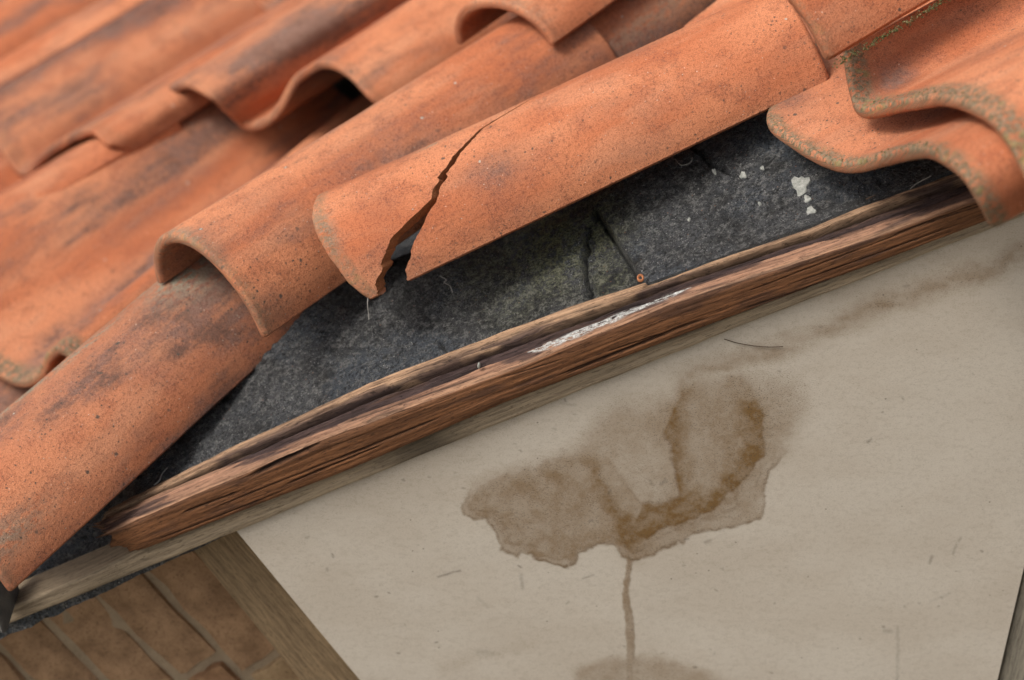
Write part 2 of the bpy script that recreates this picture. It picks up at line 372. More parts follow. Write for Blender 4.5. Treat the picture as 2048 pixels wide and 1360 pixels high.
    return make(name, np.vstack(verts), np.vstack(faces), [M_CLAY, M_BREAK], parent, np.concatenate(mi), at, sharp=42)

def arc_profile(R, t0, t1, n=25, kap=1.): th = np.radians(np.linspace(t0, t1, n)); return np.stack([R * np.sin(th), R * kap * np.cos(th), 0 * th], -1)

# ------------------------------------------------------------------ setting: ground far below the eaves
g = make('ground', [(-60, -60, -3.2), (60, -60, -3.2), (60, 60, -3.2), (-60, 60, -3.2)], [(0, 1, 2, 3)], M_GROUND, smooth=False)
tag(g, kind='structure')

# lines of the rake edge, sampled from the board's own run (points along the board at the given depth y)
def line_un(pix, y):
    q = np.array([to_uvn(on_y(px, py, y)) for px, py in pix]); return q[:, 0], q[:, 2]
TOP = line_un([(219, 1015), (458, 897), (740, 765), (1028, 654), (1148, 610), (1319, 556), (1442, 508), (1614, 450), (1742, 392), (1862, 355), (2000, 303)], .045)
ARR = line_un([(225, 1062), (458, 960), (640, 882), (1028, 738), (1340, 610), (1614, 520), (1760, 470), (1900, 420), (2000, 384)], 0.)
BOT = line_un([(240, 1116), (274, 1104), (701, 938), (1007, 807), (1414, 652), (1800, 508), (1960, 447), (2048, 412)], 0.)

# ------------------------------------------------------------------ brick wall (tumbled courses) behind the edge
WY = .115                                                        # front plane of the brick faces
wall = empty('brick_wall', (0, WY, -.4)); W0 = np.array([0, WY, -.4])
tag(wall, 'brown brick wall with slanting courses and pale mortar under the roof corner', 'wall', kind='thing')
cdir = on_y(588, 1356, WY) - on_y(362, 1114, WY); cdir /= np.linalg.norm(cdir); cper = np.array([-cdir[2], 0, cdir[0]])
if cper[0] > 0: cper = -cper                                      # points away from the panel (left, down)
c0 = on_y(362, 1114, WY)
def block(name, lo, hi, mat, parent, seed, amp=.006, nseg=(10, 6, 3), org=np.zeros(3), rnd=.005):
    """rounded, uneven block given in (course, across, depth) metres"""
    lo = np.array(lo); hi = np.array(hi); bm = bmesh.new(); bmesh.ops.create_cube(bm, size=1)
    bmesh.ops.subdivide_edges(bm, edges=[e for e in bm.edges], cuts=5, use_grid_fill=True)
    V_ = np.array([v.co[:] for v in bm.verts]); F_ = [[v.index for v in f.verts] for f in bm.faces]; bm.free()
    sz = hi - lo; ctr = (hi + lo) / 2
    p = V_ * sz; inner = np.clip(p, -sz / 2 + rnd, sz / 2 - rnd); d = p - inner; ln = np.linalg.norm(d, axis=1, keepdims=True) + 1e-9
    p = inner + d / ln * np.minimum(ln, rnd)
    q = p + ctr
    nz = np.stack([fbm(q * 38 + seed * 5.1 + k * 9, 3, seed) - .5 for k in range(3)], -1)
    q = q + nz * amp * 2.2
    Pw = c0 + q[:, :1] * cdir + q[:, 1:2] * cper + q[:, 2:3] * np.array([0, 1., 0])
    return make(name, Pw - org, F_, mat, parent, sharp=60)
edges = [-.016, .042, .098, .158, .216, .276, .334, .394, .452]
nb = 0
for j in range(len(edges) - 1):
    a, b = edges[j] + .0038, edges[j + 1] - .0038; s = (-.098 - (c0 + .5 * (a + b) * cper) @ N) / (cdir @ N) + .02 - [.03, .11, .06, .08, .02, .1, .05, .09][j] * .4
    while s < .42:
        Lb = random.uniform(.15, .25)
        rr = random.random(); mat = M_BRICKS[0] if rr < .5 else (M_BRICKS[1] if rr < .75 else M_BRICKS[2])
        pr_ = random.uniform(-.001, .003)
        block('brick', (s, a, pr_), (s + Lb, b, .06), mat, wall, nb + 3, org=W0); nb += 1; s += Lb + .007
mq = [c0 + x * cdir + y * cper + np.array([0, .010, 0]) for x, y in ((-.6, -.02), (.6, -.02), (.6, .56), (-.6, .56))]
mb = [p + np.array([0, .05, 0]) for p in mq]
gx, gy = np.meshgrid(np.linspace(0, 1, 120), np.linspace(-.02, .56, 60), indexing='ij'); g0 = (-.088 - (c0 + gy[..., None] * cper) @ N) / (cdir @ N); gx = g0 + (.6 - g0) * gx
mp = c0 + gx[..., None] * cdir + gy[..., None] * cper + (.006 + .004 * (fbm(np.stack([gx * 40, gy * 40], -1), 4, 5) - .5))[..., None] * np.array([0, 1., 0])
make('mortar', mp.reshape(-1, 3) - W0, quads(120, 60), M_MORTAR, wall)
# blind masonry core behind everything, so that nothing shows through
core = [(-1.2, WY + .07), (1.2, WY + .07), (1.2, WY + .3), (-1.2, WY + .3)]
cv = []; n_un = lambda x: x * tan(RAKE)
for x, y in core: cv.append((x, y, -1.4)); cv.append((x, y, n_un(x) - .19))
make('wall_core', np.array(cv) - W0, [(0, 2, 3, 1), (2, 4, 5, 3), (4, 6, 7, 5), (6, 0, 1, 7), (1, 3, 5, 7), (0, 6, 4, 2)], M_MORTAR, wall, smooth=False)

# ------------------------------------------------------------------ stained panel under the edge
PY = .0115
TL, TRt, BLt, BR = (455, 1040), (2235, 340), (920, 1602), (1938, 1602)
def lerp2(a, b, t): return (a[0] + (b[0] - a[0]) * t, a[1] + (b[1] - a[1]) * t)
c_tl, c_tr, c_bl, c_br = (on_y(*q, PY) for q in (TL, TRt, BLt, BR))
nu, nv_ = 560, 400
gu, gv = np.meshgrid(np.linspace(0, 1, nu), np.linspace(0, 1, nv_), indexing='ij')
PP = (c_tl * (1 - gu)[..., None] + c_tr * gu[..., None]) * (1 - gv)[..., None] + (c_bl * (1 - gu)[..., None] + c_br * gu[..., None]) * gv[..., None]
# stain drawn on the panel in its own coordinates (millimetre-like grid: the panel seen square on is close to this grid)
q = PP - CAM; zz = q @ FW; SX = 1024 + FPX * (q @ RT) / zz; SY = 680 - FPX * (q @ UP) / zz
wx = SX + 26 * (fbm(np.stack([SX / 60, SY / 60], -1), 4, 11) - .5) + 9 * (fbm(np.stack([SX / 13, SY / 13], -1), 3, 12) - .5)
wy = SY + 26 * (fbm(np.stack([SX / 60, SY / 60], -1), 4, 21) - .5) + 9 * (fbm(np.stack([SX / 13, SY / 13], -1), 3, 22) - .5)
def zpt(L): return [(850 + x / 1.915, 650 + y / 1.915) for x, y in L]
OUT = zpt([(135, 700), (180, 610), (330, 555), (450, 510), (590, 455), (650, 330), (760, 260), (930, 250), (960, 160), (1150, 170), (1300, 150), (1440, 200), (1450, 330), (1390, 470), (1320, 570), (1310, 640), (1300, 740), (1200, 770), (1120, 790), (1020, 790), (940, 860), (880, 890), (800, 905), (745, 890), (730, 850), (660, 845), (600, 860), (580, 900), (540, 930), (480, 920), (410, 910), (400, 880), (372, 885), (360, 912), (330, 890), (290, 870), (275, 830), (255, 770), (240, 735), (190, 735), (150, 725)])
ins = in_poly(wx, wy, OUT); dd, _ = seg_dist(wx, wy, OUT + OUT[:1]); sdv = np.where(ins, dd, -dd)
lowfade = sstep(735, 860, SY + (SX - 1250) * .1) * .85 + .15                 # the stain fades out towards the top
lowm = sstep(-25, 45, SY - (985 - .12 * (SX - 930))); crisp = lowm * sstep(-2, 5, sdv) + (1 - lowm) * sstep(-26, 34, sdv)
stain = crisp * (.33 + .16 * fbm(np.stack([SX / 45, SY / 45], -1), 4, 31)) * lowfade
edge = np.exp(-((sdv - 3) / 3.2) ** 2) * .65 * lowm * (.35 + .9 * fbm(np.stack([SX / 30, SY / 30], -1), 2, 41))
def vein(pts, w, am, side=0):
    d, t = seg_dist(wx, wy, zpt(pts)); return am * np.exp(-(d / w) ** 2)
def lobe(pts, base, rim, fade):
    P_ = zpt(pts); i_ = in_poly(wx, wy, P_); d_, _ = seg_dist(wx, wy, P_ + P_[:1]); sd2 = np.where(i_, d_, -d_)
    return sstep(-3, 5, sd2) * (base + rim * np.exp(-np.maximum(sd2, 0) / fade)), np.exp(-((sd2 - 2) / 2.6) ** 2)
l1, e1_ = lobe([(915, 400), (935, 470), (945, 530), (972, 570), (975, 650), (900, 695), (830, 700), (790, 790), (860, 830), (940, 770), (1100, 715), (1205, 625), (1290, 500), (1300, 330), (1250, 235), (1180, 190), (1060, 190), (975, 240)], .10, .30, 26)
l2, e2_ = lobe([(160, 690), (210, 620), (330, 570), (600, 465), (660, 540), (700, 640), (745, 740), (810, 800), (790, 870), (735, 840), (600, 845), (560, 900), (420, 890), (300, 840), (265, 745)], .06, .14, 22)
l3, e3_ = lobe([(650, 520), (700, 640), (750, 740), (800, 790), (880, 700), (900, 690), (830, 690), (760, 600), (700, 500)], .05, .16, 14)
up_ = sstep(760, 900, SY)
stain += (l1 * (.30 + .70 * up_) + l2 * sstep(880, 960, SY) + l3 * .7)
stain += .13 * np.exp(-((SX - 1390 - 40 * np.sin(SY / 60)) / 120) ** 2) * sstep(690, 740, SY) * sstep(900, 780, SY) * (.4 + 1.2 * fbm(np.stack([SX / 26, SY / 80], -1), 4, 37))
stain += vein([(1190, 240), (1262, 330), (1262, 440), (1200, 610), (1110, 685), (960, 735), (860, 790)], 26, .19)
stain += vein([(640, 520), (690, 640), (750, 750), (800, 830)], 15, .16) + vein([(780, 780), (800, 880)], 26, .20)
stain += vein([(470, 640), (560, 740)], 52, .10) + vein([(980, 200), (945, 400)], 22, .14)
stain -= vein([(800, 500), (850, 560)], 50, .10) + vein([(590, 760), (640, 740)], 22, .14) + vein([(1060, 420), (1080, 560)], 44, .10)
stain = np.maximum(stain, 0)
edge = np.maximum(edge, .30 * e1_ * sstep(820, 920, SY)); edge = np.maximum(edge, .14 * e2_ * lowm); edge = np.maximum(edge, .22 * e3_ * lowm)
for j_, off_ in enumerate((22, 48)):                               # faint older tide lines inside the stain
    edge = np.maximum(edge, .30 * np.exp(-((sdv - off_ - 14 * (fbm(np.stack([SX / 70, SY / 70], -1), 3, 45 + j_) - .5)) / 3) ** 2) * lowm * sstep(.42, .6, fbm(np.stack([SX / 55, SY / 55], -1), 3, 47 + j_)))
# right-hand tide line of the inner pool
pool = zpt([(915, 410), (930, 460), (940, 520), (970, 560), (975, 650), (905, 690), (830, 690)])
d, t = seg_dist(wx, wy, pool); edge = np.maximum(edge, .42 * np.exp(-(d / 4) ** 2))
d, t = seg_dist(wx, wy, zpt([(1010, 762), (1120, 735), (1190, 690), (1200, 600)])); edge = np.maximum(edge, .30 * np.exp(-(d / 4) ** 2))
# run-down streak
drip = zpt([(786, 895), (778, 950), (768, 1010), (770, 1060), (782, 1110), (788, 1200), (785, 1300), (784, 1420)])
d, t = seg_dist(SX + 7 * (fbm(np.stack([SX / 12, SY / 12], -1), 3, 51) - .5), SY, drip); w_ = 7.2 - 1.5 * np.sin(t * 9)
run = sstep(w_ + 2, w_ - 3, d); stain = np.maximum(stain, run * (.58 - .14 * t)); edge = np.maximum(edge, .22 * np.exp(-((d - w_ + 1) / 2.2) ** 2))
# low pool at the bottom and washes under the strip
low = sstep(1318, 1345, wy + 18 * np.cos((SX - 1270) / 60)) * sstep(1130, 1170, wx) * sstep(1480, 1400, wx); stain = np.maximum(stain, low * .38)
d, _ = seg_dist(wx, wy, [(1380, 740), (1560, 700), (1750, 610), (1960, 545), (2048, 500)]); stain = np.maximum(stain, .40 * np.exp(-(d / 26) ** 2) * (.5 + fbm(np.stack([SX / 50, SY / 18], -1), 3, 33))) 
d, _ = seg_dist(wx, wy, [(880, 1330), (960, 1310), (1060, 1290)]); stain = np.maximum(stain, .10 * np.exp(-(d / 14) ** 2))
tope = np.exp(-gv / .05) * (.3 + 1.2 * fbm(np.stack([SX / 70, SY / 22], -1), 4, 62)); stain = np.maximum(stain, .17 * tope)
grime = np.clip(stain * 1.2, 0, 1) * (.4 + fbm(np.stack([SX / 40, SY / 40], -1), 3, 61)) + vein([(1200, 260), (1300, 250), (1420, 250)], 40, .5)
mark = np.zeros_like(SX)
for (x0, y0, x1, y1, w, am) in [(877, 1155, 920, 1143, 3.2, .8), (1042, 1152, 1044, 1176, 5, .45), (1165, 1160, 1185, 1152, 3, .6), (1735, 885, 1742, 879, 3.5, .7), (1803, 792, 1806, 797, 2.5, .7), (1862, 1112, 1858, 1124, 4, .6), (1912, 1090, 1905, 1108, 3.5, .6), (955, 1196, 975, 1215, 5, .3), (955, 1305, 985, 1308, 7, .25), (1795, 1255, 1792, 1360, 5, .35), (1410, 1085, 1422, 1080, 4, .6), (1805, 572, 1820, 570, 3, .5), (1300, 962, 1304, 970, 4, .5), (1322, 968, 1332, 962, 5, .6), (1920, 1075, 1916, 1084, 3, .5), (1120, 806, 1150, 810, 4, .35), (665, 1108, 668, 1114, 3, .8), (655, 1135, 657, 1140, 3, .7), (610, 1075, 616, 1072, 3, .6), (1860, 1200, 1900, 1185, 4, .25), (1770, 1262, 1784, 1264, 5, .4)]:
    d, _ = seg_dist(wx * .3 + SX * .7, wy * .3 + SY * .7, [(x0, y0), (x1, y1)]); mark = np.maximum(mark, .6 * am * sstep(w * 1.2, w * .1, d) * (.5 + .9 * fbm(np.stack([SX / 7, SY / 7], -1), 2, 77)))
for k in range(60):
    x, y = random.uniform(700, 2000), random.uniform(640, 1350); a_ = random.gauss(0, .6); l = random.uniform(1, 7)
    d, _ = seg_dist(SX, SY, [(x, y), (x + l * cos(a_), y + l * sin(a_))]); mark = np.maximum(mark, random.uniform(.15, .5) * sstep(2.6, 1.0, d))
relief = .0012 * (fbm(np.stack([gu * 5, gv * 4], -1), 3, 71) - .5) + .0003 * np.clip(stain, 0, 1)
front = PP + relief[..., None] * np.array([0, -1., 0])
bk = np.array([c_tl, c_tr, c_br, c_bl]) + np.array([0, .016, 0])
nf = nu * nv_; fq = quads(nu, nv_)
idx = np.arange(nf).reshape(nu, nv_); border = np.concatenate([idx[:, 0], idx[-1, 1:], idx[::-1, -1][1:], idx[0, ::-1][1:-1]])
bv = front.reshape(-1, 3)[border] + np.array([0, .016, 0]); bi = nf + np.arange(len(border))
side = np.stack([border, np.roll(border, -1), np.roll(bi, -1), bi], -1)
allv = np.vstack([front.reshape(-1, 3), bv]); pad = np.zeros(len(bv))
puv = np.stack([allv[:, 0], allv[:, 2], allv[:, 1] * 3], -1)
panel = make('stained_plasterboard', allv, np.vstack([fq, side]), M_PANEL, None, None,
             {'puv': puv, 'stain': np.concatenate([np.clip(stain * (1.0 + .3 * fbm(np.stack([SX / 22, SY / 22], -1), 3, 36)), 0, .9).ravel(), pad]), 'edge': np.concatenate([np.clip(edge, 0, 1).ravel(), pad]), 'grime': np.concatenate([np.clip(grime, 0, 1).ravel(), pad]), 'mark': np.concatenate([mark.ravel(), pad])}, sharp=50)
tag(panel, 'large beige plasterboard sheet with a spreading brown water stain and drip', 'plasterboard')

# ------------------------------------------------------------------ timbers beside the panel
def plank(name, pix, y0, th, col, label, cat, seed, parent=None, mat=None, nl=120, nw=14):
    """a sawn plank with uneven faces; pix = four front corners (start-left, start-right, end-right, end-left)"""
    c = [on_y(*q_, y0) for q_ in pix]; a, b = np.meshgrid(np.linspace(0, 1, nl), np.linspace(0, 1, nw), indexing='ij')
    P = (c[0] * (1 - b)[..., None] + c[1] * b[..., None]) * (1 - a)[..., None] + (c[3] * (1 - b)[..., None] + c[2] * b[..., None]) * a[..., None]
    ll = np.linalg.norm(c[3] - c[0]); ww = np.linalg.norm(c[1] - c[0])
    n_ = fbm(np.stack([a * ll * 12 + seed, b * ww * 60, a * 0 + seed], -1), 4, seed) - .5
    e = np.minimum(b, 1 - b) * ww; P = P + (n_ * .002 + .002 * np.exp(-e / .0018))[..., None] * np.array([0, 1., 0])
    wv = np.minimum(1, 1) * (fbm(np.stack([a * ll * 40, b * 0 + seed], -1), 3, seed) - .5) * .002
    P = P + wv[..., None] * np.array([0, 0, 1.])
    base = np.array(col)[None, None] * (.82 + .36 * fbm(np.stack([a * ll * 10, b * ww * 120, a * 0 + seed * 2], -1), 4, seed + 3))[..., None]
    n0 = nl * nw; idx = np.arange(n0).reshape(nl, nw); bd = np.concatenate([idx[:, 0], idx[-1, 1:], idx[::-1, -1][1:], idx[0, ::-1][1:-1]])
    F_ = P.reshape(-1, 3); B_ = F_[bd] + np.array([0, th, 0]); bi = n0 + np.arange(len(bd)); sd_ = np.stack([bd, np.roll(bd, -1), np.roll(bi, -1), bi], -1)
    cc = np.concatenate([base.reshape(-1, 3), base.reshape(-1, 3)[bd]]); cc = np.concatenate([cc, np.ones((len(cc), 1))], 1)
    wuv = np.stack([np.concatenate([(a * ll).ravel(), (a * ll).ravel()[bd]]) + seed, np.concatenate([(b * ww).ravel(), (b * ww).ravel()[bd]]), np.concatenate([np.zeros(n0), np.full(len(bd), th)])], -1)
    o = make(name, np.vstack([F_, B_]), np.vstack([quads(nl, nw), sd_]), mat or M_TRIM, parent, None, {'wcol': cc, 'wuv': wuv, 'paint': np.zeros(len(cc))}, sharp=50)
    if label: tag(o, label, cat)
    return o
plank('edge_batten', [(372, 1085), (490, 1040), (1005, 1602), (800, 1602)], .048, .08, (.25, .175, .10), 'tan timber batten running down between the brickwork and the stained panel', 'batten', 3)
plank('corner_plank', [(2243, 330), (2330, 300), (2000, 1602), (1943, 1602)], .016, .05, (.28, .25, .195), 'narrow grey-green plank beside the right edge of the stained panel', 'plank', 5)

# ------------------------------------------------------------------ trim strip under the rotten board
su = np.linspace(-.66, .56, 420)
lo_n = np.interp(su, *line_un([(-200, 1337), (0, 1256), (474, 1063), (850, 908), (1477, 655), (1800, 529), (2048, 432), (2200, 372)], .007)); 
hi_n = np.interp(su, *line_un([(-200, 1311), (0, 1230), (200, 1146), (274, 1108), (701, 942), (1007, 811), (1414, 657), (1800, 513), (2048, 417), (2200, 357)], .007)) + .003
def sweep(name, su, loop, mat, parent, col, seed, label=None, cat=None, capcol=None, paint=None, ends=True, endoff=None, sharp=45, offu=None):
    """loop: list over stations -> array (K, 2) of (y, n); closed section swept along the rake"""
    K = loop.shape[1]; P = uvn((su[:, None] + (offu if offu is not None else 0)) * np.ones((1, K)), loop[..., 0], loop[..., 1])
    F_ = [quads(len(su), K, 0, wrap=True)]
    vv = P.reshape(-1, 3); wu = np.stack([(su[:, None] * np.ones((1, K))).ravel() + seed, (np.ones((len(su), 1)) * np.concatenate([[0], np.cumsum(np.median(np.hypot(np.diff(loop[..., 0], axis=1), np.diff(loop[..., 1], axis=1)), axis=0))])[None]).ravel(), np.zeros(len(vv))], -1)
    cc = col.reshape(-1, 3)
    if ends:
        for k in (0, len(su) - 1):
            cen = P[k].mean(0) + (RNG.normal(0, .001, 3)); vi = len(vv); vv = np.vstack([vv, cen[None]]); wu = np.vstack([wu, wu[k * K][None]]); cc = np.vstack([cc, cc[k * K][None] * .7])
            F_.append(np.stack([k * K + np.arange(K), k * K + (np.arange(K) + 1) % K, np.full(K, vi), np.full(K, vi)], -1))
    faces = F_[0].tolist() + [f[:3] for b in F_[1:] for f in b.tolist()]
    pt = np.zeros(len(vv)); 
    if paint is not None: pt[:paint.size] = paint.ravel()
    o = make(name, vv, faces, mat, parent, None, {'wcol': np.concatenate([cc, np.ones((len(cc), 1))], 1), 'wuv': wu, 'paint': pt}, sharp=sharp)
    if label: tag(o, label, cat)
    return o
K = 22; loop = np.zeros((len(su), K, 2))
ff = np.linspace(0, 1, 14)
for k in range(14):                                               # front face bottom -> top
    bul = .0014 * np.exp(-np.minimum(ff[k], 1 - ff[k]) * 16)
    loop[:, k, 0] = .007 + bul + .0012 * (fbm(np.stack([su * 26, su * 0 + k * .5], -1), 3, 81) - .5)
    loop[:, k, 1] = lo_n + (hi_n - lo_n) * ff[k] + .0016 * (fbm(np.stack([su * 30, su * 0 + 3], -1), 4, 82) - .5) * (1 - ff[k])
for k, (y_, f_) in enumerate([(.012, 1), (.03, 1), (.045, 1), (.045, .7), (.045, .3), (.045, 0), (.03, 0), (.0125, 0)]):
    loop[:, 14 + k, 0] = y_; loop[:, 14 + k, 1] = lo_n + (hi_n - lo_n) * f_ + (.0005 if f_ == 0 else 0)
loop[:, 21, 1] -= .0004
a_, b_ = np.meshgrid(su, np.arange(K), indexing='ij')
tcol = np.array((.32, .25, .17))[None, None] * (.70 + .6 * fbm(np.stack([a_ * 16, b_ * .5], -1), 4, 83))[..., None]
dk = np.exp(-((a_ + .115) / .035) ** 2) * .6; tcol = tcol * (1 - dk[..., None])          # the blackened spot on the strip
sweep('wooden_strip', su, loop, M_TRIM, None, tcol, 2, 'thin grey-tan wooden strip running along the top of the stained plasterboard', 'strip')

# ------------------------------------------------------------------ rotten verge board
u0b, u1b = -.415, .50; nb_s = 720; bu = np.linspace(u0b, u1b, nb_s)
tn, an, bn = (np.interp(bu, *L_) for L_ in (TOP, ARR, BOT))
NT_, NF_ = 64, 40
sec = np.zeros((nb_s, NT_ + NF_ + 16, 2)); col = np.zeros((nb_s, NT_ + NF_ + 16, 3)); pnt = np.zeros((nb_s, NT_ + NF_ + 16))
tan_ = np.array((.34, .215, .132)); pink = np.array((.30, .165, .105)); rot = np.array((.034, .021, .019)); brn = np.array((.15, .064, .026)); drk = np.array((.010, .008, .008)); gold = np.array((.34, .20, .115))
SPL = [(random.uniform(-.40, .42), random.uniform(.05, .20), random.choice([random.uniform(.05, .38), random.uniform(.40, .95), random.uniform(1.05, 1.9)]), random.gauss(0, .12), random.uniform(.010, .020), random.uniform(.0015, .0035)) for _ in range(24)]
def splits(t):
    d = np.zeros_like(bu); c = np.zeros_like(bu)
    for i, (us, ln_, tp, dr, w, dep) in enumerate(SPL):
        f = (bu - us) / ln_; m = sstep(0, .15, f) * sstep(1, .8, f); pos = tp + dr * f + .03 * (fbm(np.stack([bu * 30, bu * 0 + i * 3.3], -1), 3, 300 + i) - .5)
        e = np.exp(-((t - pos) / (w * (.5 + m))) ** 2) * m; d = np.maximum(d, e * dep); c = np.maximum(c, e)
    return d, c
for k in range(NT_):                                              # the weathered top, back edge -> arris
    t = k / (NT_ - 1)
    y = .045 * (1 - t); n = tn * (1 - t) + an * t
    crown = .0035 * np.sin(pi * t)
    fis = .42 + .10 * (fbm(np.stack([bu * 5, bu * 0 + 1], -1), 3, 91) - .5) + .03 * (fbm(np.stack([bu * 40, bu * 0], -1), 3, 92) - .5) + .06 * sstep(.05, .3, bu) * 0
    wid = .06 + .26 * sstep(-.36, -.18, bu) * (.55 + .7 * fbm(np.stack([bu * 9, bu * 0 + 7], -1), 3, 93))
    low = t - fis                                                 # >0: below the fissure
    g1 = np.exp(-(low / .045) ** 2) * .011                       # main split
    rotband = sstep(-.02, .015, low) * sstep(wid + .05, wid * .85, low)
    led = rotband * .0042                                         # rotted-out shelf
    g2 = np.exp(-((t - (fis + wid + .02)) / .018) ** 2) * .004 * (fbm(np.stack([bu * 14, bu * 0 + 3], -1), 3, 94) > .42)
    g3 = np.exp(-((t - (.27 + .12 * (fbm(np.stack([bu * 7, bu * 0 + 5], -1), 3, 95) - .5))) / .013) ** 2) * .0028 * sstep(.5, .62, fbm(np.stack([bu * 11, bu * 0 + 9], -1), 3, 96))
    rough = .0022 * (fbm(np.stack([bu * 22, bu * 0 + t * 40], -1), 4, 97) - .5) * (1 + 1.6 * rotband) + .0008 * (fbm(np.stack([bu * 60, bu * 0 + t * 90], -1), 2, 98) - .5)
    sd_, sc_ = splits(t); dn = crown - g1 - led - g2 - g3 - sd_ + rough
    if k == 0: dn = dn - .0015
    sec[:, k, 0] = y - .45 * dn * 0 + (g1 + led) * .4; sec[:, k, 1] = n + dn
    cn = fbm(np.stack([bu * 12, bu * 0 + t * 22], -1), 4, 99)[:, None]; cn2 = fbm(np.stack([bu * 45, bu * 0 + t * 60], -1), 3, 100)[:, None]
    up_c = tan_ * (.62 + .75 * cn); up_c = up_c * (1 - .45 * sstep(.45, .62, cn2)) if False else up_c
    up_c = np.where(sstep(.55, .75, cn2) > .5, up_c * .72, up_c)
    dn_c = pink * (.55 + .8 * cn)
    c_ = up_c * (low < 0)[:, None] + dn_c * (low >= 0)[:, None]
    rb = np.clip(rotband * (.55 + .9 * fbm(np.stack([bu * 20, bu * 0 + t * 14], -1), 3, 101)), 0, 1)[:, None]
    c_ = c_ * (1 - rb) + (rot * (.7 + .8 * cn2)) * rb
    gk = np.clip((g1 / .011) * 1.1 + g2 / .004 * .8 + g3 / .0028 * .8, 0, 1)[:, None]; c_ = c_ * (1 - gk * .85) + drk * gk * .85; c_ = c_ * (1 - sc_[:, None] * .8) + drk * sc_[:, None] * .8
    pat = (sstep(.54, .64, fbm(np.stack([bu * 16, bu * 0 + t * 6], -1), 4, 105)) * (.25 + .6 * sstep(.1, .4, t)))[:, None]; c_ = c_ * (1 - pat) + rot * 1.6 * pat
    edge_ = (np.exp(-((t - .97) / .05) ** 2))[..., None] if hasattr(t, '__len__') else np.exp(-((t - .97) / .05) ** 2)
    c_ = c_ * (1 - .5 * edge_) + gold * (.6 + .6 * cn) * .5 * edge_
    col[:, k] = c_
    # surviving white paint along the shelf
    pc = .80 - .06 * sstep(.0, .14, bu); pw = .10 * sstep(.0, .03, bu) * sstep(.157, .135, bu)
    pnt[:, k] = sstep(pw + .02, pw - .02, abs(t - pc) + .06 * (fbm(np.stack([bu * 60, bu * 0 + t * 9], -1), 3, 102) - .5)) * (pw > .005)
for k in range(NF_):                                              # front face, arris -> bottom
    t = k / (NF_ - 1); n = an * (1 - t) + bn * t
    crk = np.exp(-((t - (.03 + 1.6 * (-.20 - bu))) / .05) ** 2) * .004 * sstep(-.27, -.25, bu) * sstep(-.19, -.205, bu)
    y = .0010 * np.exp(-t * 26) + .0014 * np.exp(-(1 - t) * 18) + .0012 * (fbm(np.stack([bu * 6, bu * 0 + t * 7], -1), 4, 111) - .5) + .0007 * (fbm(np.stack([bu * 20, bu * 0 + t * 40], -1), 3, 112) - .5) + crk
    sec[:, NT_ + k, 0] = -.0006 + y; sec[:, NT_ + k, 1] = n + (-.0004 if k == 0 else 0)
    cn = fbm(np.stack([bu * 9, bu * 0 + t * 10], -1), 4, 113)[:, None]
    c_ = brn * (.60 + .85 * cn); gl = np.exp(-t * 9); c_ = c_ * (1 - .35 * gl) + pink * .35 * gl
    blk = (sstep(.60, .75, fbm(np.stack([bu * 14, bu * 0 + t * 3], -1), 4, 114)) * .5)[:, None]; c_ = c_ * (1 - blk) + rot * blk
    ck = np.clip(crk / .004, 0, 1)[:, None]; ck = np.maximum(ck, (splits(1 + t)[1] * .7)[:, None]); sec[:, NT_ + k, 0] += splits(1 + t)[0] * .8; col[:, NT_ + k] = c_ * (1 - ck) + drk * ck
for k in range(16):                                               # underside and back
    t = k / 15
    if t < .4: y = .0022 + (t / .4) * .042; n = bn + .0008
    else: y = .0452 + 0 * bu; n = bn + (tn - bn) * ((t - .4) / .6) * .93
    sec[:, NT_ + NF_ + k, 0] = y; sec[:, NT_ + NF_ + k, 1] = n; col[:, NT_ + NF_ + k] = brn * .8
# ragged left end: each fibre breaks at its own place
Ks = NT_ + NF_ + 16; tt = np.arange(Ks) / Ks
rag = .020 * (fbm(np.stack([tt * 26, tt * 0 + 2], -1), 3, 121) - .5) + .010 * (vnoise(np.stack([tt * 70, tt * 0], -1), 122) - .5) + np.interp(np.arange(Ks), [0, NT_ * .5, NT_, NT_ + NF_ * .5, NT_ + NF_, Ks - 1], [.006, -.004, .004, .010, .026, .010])
offu = np.exp(-(bu - u0b) / .03)[:, None] * rag[None]
board = sweep('verge_board', bu, sec, M_WOOD, None, col, 5, 'rotten brown wooden verge board with a long dark split and white paint remnants', 'board', paint=pnt, offu=offu, sharp=60)
def shard(name, pts, w, t, mat, parent, colr, seed):
    P = np.asarray(pts, float); n = len(P); vv = []; 
    for k in range(n):
        f = k / (n - 1); ww = w * (1 - f) ** .8 + .0004; h = t * (1 - f) ** .8 + .0003; j = RNG.normal(0, w * .08, 3)
        for dy, dz in ((-ww, 0), (0, h), (ww, 0), (0, -h)): vv.append(P[k] + np.array([0, dy, dz]) + j)
    F_ = quads(n, 4, 0, wrap=True).tolist() + [[0, 1, 2, 3], [4 * n - 4, 4 * n - 3, 4 * n - 2, 4 * n - 1]]
    c = np.tile(np.array(list(colr) + [1.]), (len(vv), 1)); return make(name, vv, F_, mat, parent, None, {'wcol': c, 'wuv': np.array(vv) + seed, 'paint': np.zeros(len(vv))}, sharp=30)
for i, (p0, p1, w, y) in enumerate([((262, 1062), (184, 1052), .006, .020), ((255, 1075), (205, 1064), .004, .014), ((250, 1058), (222, 1036), .003, .030)]):
    a3, b3 = on_y(*p0, y), on_y(*p1, y); shard('splinter', [a3 + (b3 - a3) * f for f in np.linspace(0, 1, 7)], w, w * .7, M_WOOD, board, (.22, .12, .07), i)
plank('backing_board', [(60, 1226), (60, 1196), (420, 1020), (420, 1060)], .026, .012, (.24, .12, .05), 'short brown board end showing between the felt and the trim strip', 'board', 9, nl=80)

